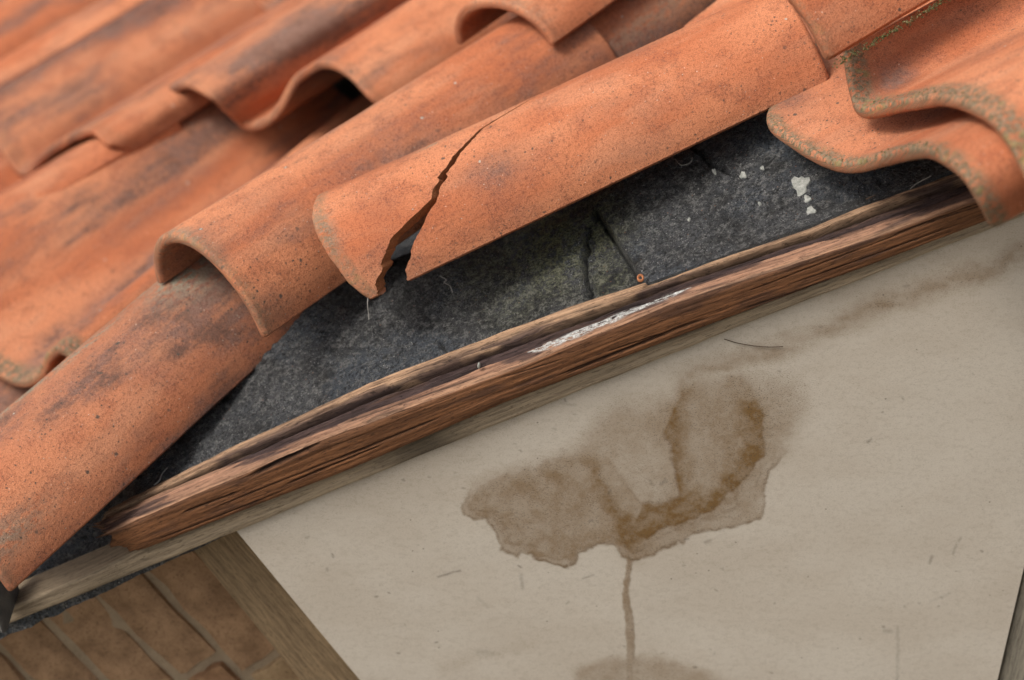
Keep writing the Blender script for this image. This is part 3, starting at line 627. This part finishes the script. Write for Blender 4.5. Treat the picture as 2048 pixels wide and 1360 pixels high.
# ------------------------------------------------------------------ the tiled roof
roof = empty('tiled_roof', (0, 0, 0))
tag(roof, 'weathered terracotta tile roof with displaced tiles over exposed black felt', 'roof', kind='thing')

# roofing felt: rises from behind the board to the roof plane
fe_u, fe_n = line_un([(-260, 1345), (-100, 1275), (20, 1224), (80, 1203), (150, 1150), (215, 1100), (262, 1010), (458, 905), (740, 773), (1028, 662), (1319, 564), (1614, 458), (1862, 363), (2100, 275)], .040)
fu = np.concatenate([np.linspace(-1.9, -.62, 60)[:-1], np.linspace(-.62, .50, 760), np.linspace(.5, .9, 60)[1:]])
fv = np.concatenate([np.linspace(.036, .30, 190), np.linspace(.3, 2.2, 60)[1:]])
FUu, FVv = np.meshgrid(fu, fv, indexing='ij')
ne = np.interp(FUu, fe_u, fe_n) 
rise = sstep(0, .16, FVv - .036)
flat = .012
Fn = ne + (np.maximum(flat - ne, 0) * rise) - .10 * sstep(.20, .42, FVv) - .05 * sstep(-.25, -.45, FUu) * sstep(.08, .2, FVv)
Fn += .010 * (fbm(np.stack([FUu * 7, FVv * 9], -1), 3, 131) - .5) * sstep(0, .06, FVv - .036) + .008 * (fbm(np.stack([FUu * 30, FVv * 34], -1), 4, 132) - .5) * sstep(0, .03, FVv - .036) - .002 + .0065 * (.25 + .75 * sstep(0, .02, FVv - .036)) * (fbm(np.stack([FUu * 130, FVv * 130], -1), 3, 133) - .5)
def felt_uv(pix, n=.0):
    q = np.array([to_uvn(on_n(px, py, n)) for px, py in pix]); return q[:, :2]
CRK = [felt_uv([(1192, 425), (1170, 455), (1155, 490), (1158, 530), (1150, 575), (1152, 612)], .004), felt_uv([(1192, 425), (1215, 455), (1250, 505), (1292, 562)], .003), felt_uv([(870, 660), (880, 690), (872, 715)], .0), felt_uv([(1380, 300), (1420, 325), (1465, 330)], .010)]
wuF = FUu + .006 * (fbm(np.stack([FUu * 90, FVv * 90], -1), 3, 134) - .5); wvF = FVv + .006 * (fbm(np.stack([FUu * 90, FVv * 90], -1), 3, 135) - .5)
crack_shade = np.zeros_like(FUu)
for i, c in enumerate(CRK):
    d, _ = seg_dist(wuF if i != 1 else FUu, wvF if i != 1 else FVv, c); Fn -= np.exp(-(d / .0017) ** 2) * (.010 if i < 2 else .006); crack_shade = np.maximum(crack_shade, np.exp(-(d / .0011) ** 4) * (1 if i < 2 else .7))
tri = felt_uv([(1192, 425), (1155, 490), (1158, 530), (1152, 612), (1292, 562)], .003)
d, _ = seg_dist(FUu, FVv, np.vstack([tri, tri[:1]])); it = in_poly(FUu, FVv, tri.tolist()); Fn -= np.where(it, .006 * sstep(0, .004, d), 0)
Fn += .007 * sstep(0, .003, np.where(in_poly(FUu, FVv, np.vstack([CRK[1], felt_uv([(2500, 120), (2500, -200), (1600, -100), (1192, 380)], .003)]).tolist()), seg_dist(FUu, FVv, CRK[1])[0], 0))
mossy = np.zeros_like(FUu); lich = np.zeros_like(FUu)
for (px, py, w, am) in [(1100, 470, .045, 1.), (1180, 440, .03, .9), (1040, 500, .03, .7), (1190, 500, .02, .6), (1350, 530, .012, .7), (1015, 560, .03, .4), (960, 520, .03, .5)]:
    c = felt_uv([(px, py)], .008)[0]; mossy = np.maximum(mossy, am * np.exp(-((FUu - c[0]) ** 2 + ((FVv - c[1]) * .7) ** 2) / w ** 2))
F_ = uvn(FUu, FVv, Fn); nfu, nfv = FUu.shape
bot = uvn(fu, np.full_like(fu, .036), Fn[:, 0] - .0035)           # thickness shown at the lower edge
allF = np.vstack([F_.reshape(-1, 3), bot]); b0 = nfu * nfv
eq = strip_quads(np.arange(nfu) * nfv, b0 + np.arange(nfu))
fuv = np.vstack([np.stack([FUu, FVv, Fn * 2], -1).reshape(-1, 3), np.stack([fu, fu * 0, fu * 0], -1)])
z0 = np.zeros(nfu)
felt = make('roofing_felt', allF, np.vstack([quads(nfu, nfv), eq]), M_FELT, roof, None, {'fuv': fuv, 'mossy': np.concatenate([mossy.ravel(), z0]), 'crack_shade': np.concatenate([crack_shade.ravel(), z0])}, sharp=None)
felt['label'] = 'torn black bituminous felt with mineral granules and cracks'
def felt_n(u, v):
    i = np.clip(np.searchsorted(fu, u), 1, len(fu) - 1); j = np.clip(np.searchsorted(fv, v), 1, len(fv) - 1); return Fn[i, j]
# ragged felt edge hanging below the strip at the left
ru = np.linspace(-.66, -.29, 150); rl = np.interp(ru, su, lo_n); wd = np.interp(ru, [-.66, -.55, -.47, -.40, -.33, -.29], [.016, .013, .011, .006, .003, .0005]) * (.75 + .6 * fbm(np.stack([ru * 60, ru * 0], -1), 4, 141))
rv = []
for y, s in ((.012, .0008), (.0122, 1.), (.0145, 1.), (.0150, .0008)): rv.append(uvn(ru, np.full_like(ru, y) + .001 * (fbm(np.stack([ru * 50, ru * 0 + s], -1), 3, 142) - .5), rl - wd * s if s == 1. else rl - .0006))
RV = np.stack(rv, 1).reshape(-1, 3)
make('felt_edge', RV, quads(len(ru), 4, 0, wrap=True), M_FELT, roof, None, {'fuv': RV, 'mossy': np.zeros(len(RV))}, sharp=30)

# --- tiles
T84 = 84
def barrel(name_label, M, phi, psi, rho, R, L, tap=.08, kap=1., soff=None, **kw):
    pr_ = arc_profile(R, -T84, T84, kap=kap)
    if soff: pr_[:, 2] = soff(np.radians(np.linspace(-T84, T84, len(pr_))))
    o = tile_mesh('roof_tile', roof, M, frame(phi, psi, rho), pr_, L, tapx=tap * L / .42, taph=tap * L / .42, **kw)
    if name_label: o['label'] = name_label
    return o
def solved(ref, phi, psi, rho, pts, extra_l=(), extra_r=()):
    fr = frame(radians(phi), radians(psi), radians(rho)); A, X, Nn = fr; M = on_n(*ref); out = []
    for px, py, h in pts:
        d = ray(px, py); P = CAM + d * ((h + M @ Nn - CAM @ Nn) / (d @ Nn)) - M; out.append((P @ X, h, P @ A))
    return M, fr, list(extra_l) + out + list(extra_r)
class W4(tuple): pass
def loft(label, M, fr, prof, L, **kw):
    mu = to_uvn(M); o = tile_mesh('roof_tile', roof, tuple(mu.tolist()), fr, prof, L, **kw)
    if label: o['label'] = label
    return o

# the cracked cover tile
NPB = 150; prB = resample(arc_profile(.0782, -T84, T84), NPB); thB = np.radians(np.linspace(-T84, T84, NPB))
prB[:, 2] = np.interp(thB, [-1.4, -.6, -.4, -.2, 0, .2, .4, .6, .8, 1., 1.2, 1.4, 1.47], [-.006, -.011, -.010, -.011, -.0145, -.0185, -.0195, -.019, -.0175, -.0145, -.0115, -.005, -.002]) + .0012 * (fbm(np.stack([thB * 8, thB * 0], -1), 3, 155) - .5)
thL = [-.389, -.20, .03, .356, .601, .746, .829, .952, 1.125, 1.322, 1.514]; sL = [.235, .195, .150, .115, .091, .085, .066, .036, .024, .012, .003]
thR = [-.389, -.18, .05, .394, .628, .791, .911, 1.094, 1.241, 1.4, 1.552]; sR = [.235, .197, .1525, .119, .097, .089, .072, .055, .045, .037, .031]
sl = np.interp(thB, thL, sL); sr = np.interp(thB, thR, sR)
jag = .0075 * (fbm(np.stack([thB * 12, thB * 0], -1), 4, 151) - .5) + .0020 * (vnoise(np.stack([thB * 40, thB * 0], -1), 152) - .5)
op = sstep(-.40, .1, thB); sl = sl + jag * op; sr = sr + jag * op * .8 + .0012 * (vnoise(np.stack([thB * 30, thB * 0], -1), 153) - .5) * op
crk = thB > -.385; sr = np.where(crk, np.maximum(sr, sl + .0009), sl); sr = np.where(thB < -.389, sl, sr)
insh = np.where(crk, (.0025 + .0060 * sstep(.2, .9, thB)) * (1 + .6 * (fbm(np.stack([thB * 9, thB * 0], -1), 3, 154) - .5)), 0) * sstep(-.39, .2, thB)
bt = tile_mesh('roof_tile', roof, (-.1243, .1427, .0472), frame(.1889, -.0351, -.0094), prB, .44, tapx=.084, taph=.084, sl=sl, sr=sr, crack=crk, inshift=insh, np_=NPB, seed=3, dark=.30, moss=.5, lipw=.012, ds=.004,
               stains=[(.145, .175, .028, .018, .75), (.07, .08, .05, .03, .35), (.30, .10, .03, .02, .35), (.04, .16, .02, .02, .25), (.20, .05, .05, .02, .3)], flakes=[(-.012, .155, .010, .03, .7), (-.008, .10, .008, .02, .4), (.10, .10, .012, .005, .8)])
bt['label'] = 'cracked terracotta cover tile split by a wide jagged gap at its lower end'

barrel('barrel tile with an open mouth beside the cracked tile', (-.2711, .1439, .0637), .7409, -.1042, -.2371, .0849, .475, seed=5, dark=.75, moss=.45, lipw=.010, stains=[(.20, .17, .06, .04, .5), (.08, .14, .03, .03, .3)], flakes=[(.004, .10, .008, .05, .7)])
barrel('mottled barrel tile running down to the lower left corner', (-.5325, -.0266, -.0003), .812, -.0034, -.068, .0878, .56, tap=.02, seed=8, dark=1., moss=.3, lipw=.01,
       stains=[(.30, .16, .09, .05, .9), (.20, .15, .1, .03, .7), (.38, .13, .05, .09, 1.1), (.10, .12, .10, .02, .5)], flakes=[(.13, .098, .10, .010, 1.3), (.33, .125, .035, .04, 1.2), (.22, .11, .05, .008, 1.), (.30, .095, .05, .006, 1.), (.03, .14, .03, .02, .7), (.02, .22, .05, .015, .6)])
barrel('tile whose sharp lower corner rests on moss above the cracked tile', (.3051 - .005, .1145 - .002, .0996), .4238, -.0441, -.0093, .075, .42, soff=lambda th: .16 * sstep(.62, -.5, th), thick=.015, seed=11, dark=.10, moss=.35, lipw=.006)
barrel('barrel tile with a clean open mouth at the top middle', (.0285, .4361, .0779), .76, -.08, 0., .08, .42, kap=.65, seed=13, dark=.3, moss=.15, lipw=.01, flakes=[(.006, .13, .01, .05, .4)])

M, fr, pf = solved((1690, 325, .03), 22, -4, 0, [(1530, 235, .012), (1580, 280, .006), (1640, 315, .001), (1690, 325, 0), (1750, 312, .012), (1830, 293, .045), (1880, 310, .06), (1930, 350, .058), (1965, 410, .035), (1988, 457, .008)], extra_l=[(-.24, .004, .10), (-.17, .008, .03)])
t9 = loft('curved tile with a mossy lip hanging over the verge board', M, fr, pf, .42, seed=17, dark=.15, moss=1., lipw=.011, thick=.012, np_=80, stains=[(.02, .10, .018, .03, .9), (.12, .06, .05, .03, .5), (.10, .12, .02, .03, .4)])
prof9, fr9, M9 = pf, fr, M
M, fr, pf = solved((1720, 215, .056), 22, -4, 0, [(1688, 100, .030), (1694, 150, .016), (1703, 190, .006), (1720, 215, 0), (1800, 200, .012), (1880, 190, .040), (1960, 220, .052), (2010, 270, .045), (2048, 335, .025)], extra_r=[(.285, .0, -.008)])
t8 = loft('curved tile with a thick mossy lip at the right edge', M, fr, pf, .5, seed=19, dark=.35, moss=1., lipw=.020, thick=.012, np_=80, stains=[(.04, .05, .018, .018, .95), (.10, .10, .05, .02, .4), (.22, .12, .08, .03, .45)])
loft('plain tile in shadow between the cracked tile end and the corner tile', on_n(1600, 100, .022), frame(radians(42), radians(-2), 0), [(-.15, .02, 0), (-.07, .004, 0), (0, 0, 0), (.07, .004, 0), (.13, .012, 0)], .5, seed=27, dark=.5)
M, fr, pf = solved((490, 250, .03), 42, -5, 0, [(315, 215, .012), (322, 185, .040), (345, 168, .058), (375, 165, .064), (420, 190, .052), (460, 230, .02), (490, 250, 0), (540, 225, .012), (580, 160, .045), (610, 135, .058), (645, 122, .064), (690, 140, .055), (740, 190, .03)], extra_r=[(.24, -.005, .045)])
MA, frA, pfA = M, fr, pf
loft('double-roll tile with a wavy open mouth in the upper left', M, fr, pf, .46, seed=29, dark=1., moss=.25, lipw=.01, np_=90, stains=[(.11, .20, .09, .035, 1.4), (.16, .38, .12, .025, 1.4), (.30, .20, .1, .03, .9), (.02, .20, .03, .03, .6)], flakes=[(.005, .32, .008, .05, .5)])
M, fr, pf = solved((40, 343, .03), 42, -5, 0, [(0, 295, .03), (40, 343, 0), (75, 310, .018), (120, 280, .045), (150, 265, .060), (180, 258, .064), (215, 285, .052)], extra_l=[(-.20, .012, .02), (-.17, .052, .02), (-.11, .066, .02)], extra_r=[(.262, .030, .028)])
loft('blurred wavy tile at the far left edge', M, fr, pf, .46, seed=31, dark=.9, moss=.2, np_=80, stains=[(.25, .30, .25, .045, 1.3), (.05, .34, .06, .03, .8), (.3, .10, .3, .03, 1.2)])
MD, frD, pfD = M, fr, pf
k = 0
for dA, dX, dN in ((.40, 0, .012), (.78, 0, .024)):
    loft(None, MA + dA * frA[0] + dN * frA[2], frA, pfA, .46, seed=37 + k, dark=.8, moss=.1); k += 1
    loft(None, MD + dA * frD[0] + dN * frD[2], frD, pfD, .46, seed=41 + k, dark=.9, moss=.1, stains=[(.2, .29, .4, .045, 1.3), (.2, .1, .4, .03, 1.1)]); k += 1
for dX, dA in ((-.43, -.05), (-.43, .33), (-.43, .71), (-.86, .2), (-.86, .6)):
    loft('blurred tile in the top left corner' if (dX, dA) == (-.43, .33) else None, MD + dA * frD[0] + dX * frD[1] + .01 * frD[2], frD, pfD, .46, seed=50 + k, dark=1., moss=.1, stains=[(.25, .29, .4, .04, 1.3), (.25, .08, .4, .03, 1.2)]); k += 1
# wide tile on the left with the mossy lip, and the one below it
frW = frame(radians(54), radians(-5), 0); MW = on_n(40, 760, .0)
pw_ = [(-.29, .0, .0), (-.28, .05, .0), (-.25, .087, 0), (-.20, .104, 0), (-.145, .088, 0), (-.08, .040, 0), (-.03, .008, 0), (0, 0, 0), (.028, .006, .004), (.050, .024, .008), (.072, .032, .012), (.090, .022, .012), (.096, .0, .012)]
loft('broad wavy tile with a mossy lip at the left edge', MW, frW, pw_, .58, tapx=.30, seed=61, dark=1., moss=1., lipw=.022, np_=90, stains=[(.22, .38, .18, .028, 1.2), (.40, .26, .16, .025, 1.1), (.10, .40, .07, .03, .8), (.3, .30, .1, .015, .6)])
loft('dark tile end showing beneath the mossy left lip', MW - .30 * frW[0] - .030 * N, frW, pw_, .42, seed=67, dark=1., moss=.3, stains=[(.25, .3, .2, .2, .9)])
# pan tiles lying between the cover tiles
pan = [(-.16, .012, 0), (-.10, .006, 0), (-.045, .002, 0), (0, 0, 0), (.045, .010, 0), (.07, .03, 0), (.085, .055, 0)]
barrel('dark mottled tile showing between the cover tiles at the top', (-.2711 + .40 * .733, .1439 + .40 * .671, .0637 - .40 * .104 - .010), .7409, -.06, -.2371, .073, .50, tap=.03, seed=71, dark=.8, moss=0, stains=[(.06, .17, .2, .02, .5), (.25, .19, .2, .02, .5)], flakes=[(.15, .17, .10, .012, .5)])
loft('smooth tile passing beneath the far left wavy tile', MD - .36 * frD[0] - .016 * frD[2], frD, [(x, h, 0) for x, h, q_ in pfD], .46, seed=77, dark=.6, moss=.1)

# ------------------------------------------------------------------ moss cushions on lips and edges
def moss_clumps(parent, centres, rad, n, mat, spread, seed):
    rg = np.random.default_rng(seed); bm = bmesh.new(); bmesh.ops.create_icosphere(bm, subdivisions=1, radius=1)
    V0 = np.array([v.co[:] for v in bm.verts]); F0 = np.array([[v.index for v in f.verts] for f in bm.faces]); bm.free(); vs_, fs_ = [], []
    C_ = np.asarray(centres)
    for i in range(n):
        c = C_[rg.integers(len(C_))] + rg.normal(0, spread, 3); r = rad * rg.uniform(.35, 1.2); s = rg.uniform(.6, 1.3, 3)
        vs_.append(c + V0 * s * r * (1 + rg.normal(0, .22, (len(V0), 1)))); fs_.append(F0 + i * len(V0))
    o = make('moss', np.vstack(vs_), np.vstack(fs_), mat, parent, smooth=False); o['kind'] = 'stuff'; return o
def tile_pts(M, fr, prof, x_lo, x_hi, s_add, n, dn=.0, tapx=0, L=1):
    pr = resample(prof, 200); m = (pr[:, 0] >= x_lo) & (pr[:, 0] <= x_hi); pr = pr[m]; ix = np.linspace(0, len(pr) - 1, n).astype(int); pr = pr[ix]
    s = pr[:, 2] + s_add; return M + s[:, None] * fr[0] + pr[:, :1] * fr[1] + (pr[:, 1:2] + dn) * fr[2]
MT8, _, PF8 = solved((1720, 215, .056), 22, -4, 0, [(1688, 100, .030), (1694, 150, .016), (1703, 190, .006), (1720, 215, 0), (1800, 200, .012), (1880, 190, .040), (1960, 220, .052), (2010, 270, .045), (2048, 335, .025)])
moss_clumps(t8, np.vstack([tile_pts(MT8, fr9, PF8, .0, .20, s_, 60, -.0004) for s_ in (.004, .010)]), .0008, 160, M_MOSS[1], .0010, 1)
moss_clumps(t9, np.vstack([tile_pts(M9, fr9, prof9, -.01, .22, s_, 60, -.0004) for s_ in (.003, .007)]), .0007, 140, M_MOSS[0], .0009, 2)
fr7 = frame(.4238, -.0441, -.0093); M7 = uvn(np.array(.3051), np.array(.1145), np.array(.0996)); R7 = .075
e7 = np.array([M7 + s * fr7[0] + R7 * .99 * sin(radians(85)) * fr7[1] + (R7 * cos(radians(84)) - .009) * fr7[2] for s in np.linspace(-.002, .20, 60)])
t7 = [o for o in roof.children if 'sharp lower corner' in o.get('label', '')][0]
moss_clumps(t7, e7, .0009, 320, M_MOSS[0], .0013, 3); moss_clumps(t7, e7[:30], .0009, 120, M_MOSS[1], .0014, 4)

# ------------------------------------------------------------------ small things
def disc_patch(name, px, py, rx, ry, mat, label, cat, parent, seed, group=None, th=.0007, onfelt=True):
    rg = np.random.default_rng(seed); c = to_uvn(on_n(px, py, .002)); c = to_uvn(on_n(px, py, float(felt_n(c[0], c[1])))); n = 16; vs_ = []
    ang = np.linspace(0, 2 * pi, n, endpoint=False); rad = 1 + .30 * (rg.random(n) - .5) + .18 * np.sin(ang * 3 + seed)
    for k_, (sc, hh) in enumerate(((1.0, -.0012), (.92, th), (.45, th * 1.5))):
        for a_, r_ in zip(ang, rad):
            u_, v_ = c[0] + rx * r_ * sc * cos(a_), c[1] + ry * r_ * sc * sin(a_); vs_.append(uvn(np.array(u_), np.array(v_), np.array(felt_n(u_, v_) + hh)))
    vs_.append(uvn(np.array(c[0]), np.array(c[1]), np.array(felt_n(c[0], c[1]) + th * 1.6)))
    F_ = quads(3, n, 0, wrap=True).tolist() + [[2 * n + k_, 2 * n + (k_ + 1) % n, 3 * n] for k_ in range(n)]
    o = make(name, vs_, F_, mat, parent)
    if label: tag(o, label, cat, group)
    return o
for i, (px, py, rx, ry, lb) in enumerate([(1609, 385, .0080, .0105, 'largest pale lichen patch on the black felt near the board'), (1619, 408, .0032, .0045, 'small pale lichen dot just below the largest lichen patch'), (1622, 423, .0040, .006, 'pale lichen dot lowest of the three beside the board'), (1494, 368, .0030, .0042, 'white lichen fleck left of the largest lichen patch'), (1536, 362, .0018, .0025, 'tiny white lichen fleck between two larger lichen patches'), (1429, 344, .0016, .0035, 'white fleck on the felt just below the cracked tile edge'), (1384, 452, .0014, .002, 'round pale granule on the felt right of the diagonal seam'), (1525, 420, .0015, .002, 'round pale granule left of the lichen dots')]):
    disc_patch('lichen_patch', px, py, rx, ry, M_LICHEN, lb, 'lichen', None, i + 1, 'pale lichen on the felt')
# rusty washer at the seam's foot
wc = on_y(1281, 556, .036); wn_ = -FW * .7 + np.array([0, -.2, .6]); wn_ /= np.linalg.norm(wn_); e1 = np.cross(wn_, [0, 1, 0]); e1 /= np.linalg.norm(e1); e2 = np.cross(wn_, e1)
vs_ = []
for k_ in range(24):
    for r_, h_ in ((.0013, .0006), (.0022, .0010), (.0030, .0004), (.0030, -.001), (.0013, -.001)): vs_.append(wc + e1 * r_ * cos(k_ * pi / 12) + e2 * r_ * 1.2 * sin(k_ * pi / 12) + wn_ * h_)
fs_ = [[k_ * 5 + j, k_ * 5 + (j + 1) % 5, ((k_ + 1) % 24) * 5 + (j + 1) % 5, ((k_ + 1) % 24) * 5 + j] for k_ in range(24) for j in range(5)]
tag(make('washer', vs_, fs_, M_RUST), 'small rusty washer at the foot of the diagonal felt seam', 'washer')
def wire(name, pts, r, mat, label, cat, parent=None, group=None):
    P = resample(np.asarray(pts, float), max(12, len(pts) * 6)); n = len(P); vs_ = []
    for k_ in range(n):
        t_ = P[min(k_ + 1, n - 1)] - P[max(k_ - 1, 0)]; t_ /= np.linalg.norm(t_) + 1e-9; a_ = np.cross(t_, [.3, .2, .93]); a_ /= np.linalg.norm(a_) + 1e-9; b_ = np.cross(t_, a_)
        for q_ in range(5): vs_.append(P[k_] + r * (a_ * cos(q_ * 2 * pi / 5) + b_ * sin(q_ * 2 * pi / 5)))
    o = make(name, vs_, quads(n, 5, 0, wrap=True), mat, parent)
    if label: tag(o, label, cat, group)
    return o
tipd = uvn(np.array(-.109), np.array(.064), np.array(.052))
wire('hanging_fibre', [tipd + np.array([-.0035, 0, z]) + np.array([.0006 * sin(z * 900), 0, 0]) for z in (.004, -.002, -.008, -.014, -.0175)] , .00035, M_WEB, 'pale fibre hanging from the tip of the cracked tile', 'fibre')
wire('dark_hair', [on_y(x, y, PY - .0012) for x, y in ((1448, 678), (1475, 686), (1510, 692), (1540, 694), (1566, 693))], .00035, M_HAIR, 'thin dark hair stuck to the panel under the trim strip', 'hair')
for i, (pts, lb) in enumerate([([(905, 585), (900, 572), (888, 565), (893, 560), (880, 552)], 'pale cobweb thread under the cracked tile beside its gap'), ([(1350, 318), (1362, 330), (1380, 326), (1385, 315)], 'curled root fibre hanging under the long edge of the cracked tile'), ([(1820, 378), (1835, 366), (1862, 352)], 'pale fibre caught between felt and board under the mossy lip'), ([(308, 970), (318, 962), (324, 948), (335, 935)], 'pale thread on the felt behind the lower end of the board')]):
    def fp(x, y):
        c = to_uvn(on_n(x, y, .002)); return on_n(x, y, float(felt_n(c[0], c[1])) + .003)
    wire('fibre', [fp(*q_) for q_ in pts], .0004, M_WEB, lb, 'fibre', None, 'loose fibres on the felt')
pc_ = on_y(958, 730, .006); moss_clumps_c = None
rg = np.random.default_rng(5); bm = bmesh.new(); bmesh.ops.create_icosphere(bm, subdivisions=2, radius=1); V0 = np.array([v.co[:] for v in bm.verts]); F0 = [[v.index for v in f.verts] for f in bm.faces]; bm.free()
for (px, py, y, sx, sz, lb) in [(958, 731, .008, .0013, .0030, 'pale crumb of plaster lying in the split of the board'), (1339, 601, .012, .0040, .0028, 'lump of white mortar at the upper end of the paint remnant')]:
    nz_ = fbm(V0 * 2.2 + px, 3, 3)[:, None]; tag(make('plaster_crumb', on_y(px, py, y) + V0 * np.array([sx, .0018, sz]) * (.65 + .7 * nz_), F0, M_LICHEN), lb, 'crumb', 'plaster crumbs on the board')
# folded lead flashing at the far left foot of the lowest tile
lp = [on_y(x, y, .0) for x, y in ((-40, 1120), (2, 1170), (20, 1222))]
vs_ = []
for k_, p_ in enumerate(resample(np.array(lp), 14)):
    for dx, dy in ((-.004, -.03), (.0, -.034), (.003, -.030), (.003, .03), (-.004, .03)): vs_.append(p_ + np.array([dx, dy, .0006 * sin(k_ * 2.1)]))
tag(make('flashing', vs_, quads(14, 5, 0, wrap=True).tolist() + [[0, 1, 2, 3, 4], [65, 66, 67, 68, 69]], M_LEAD), 'folded grey lead flashing edge at the lower left corner', 'flashing')
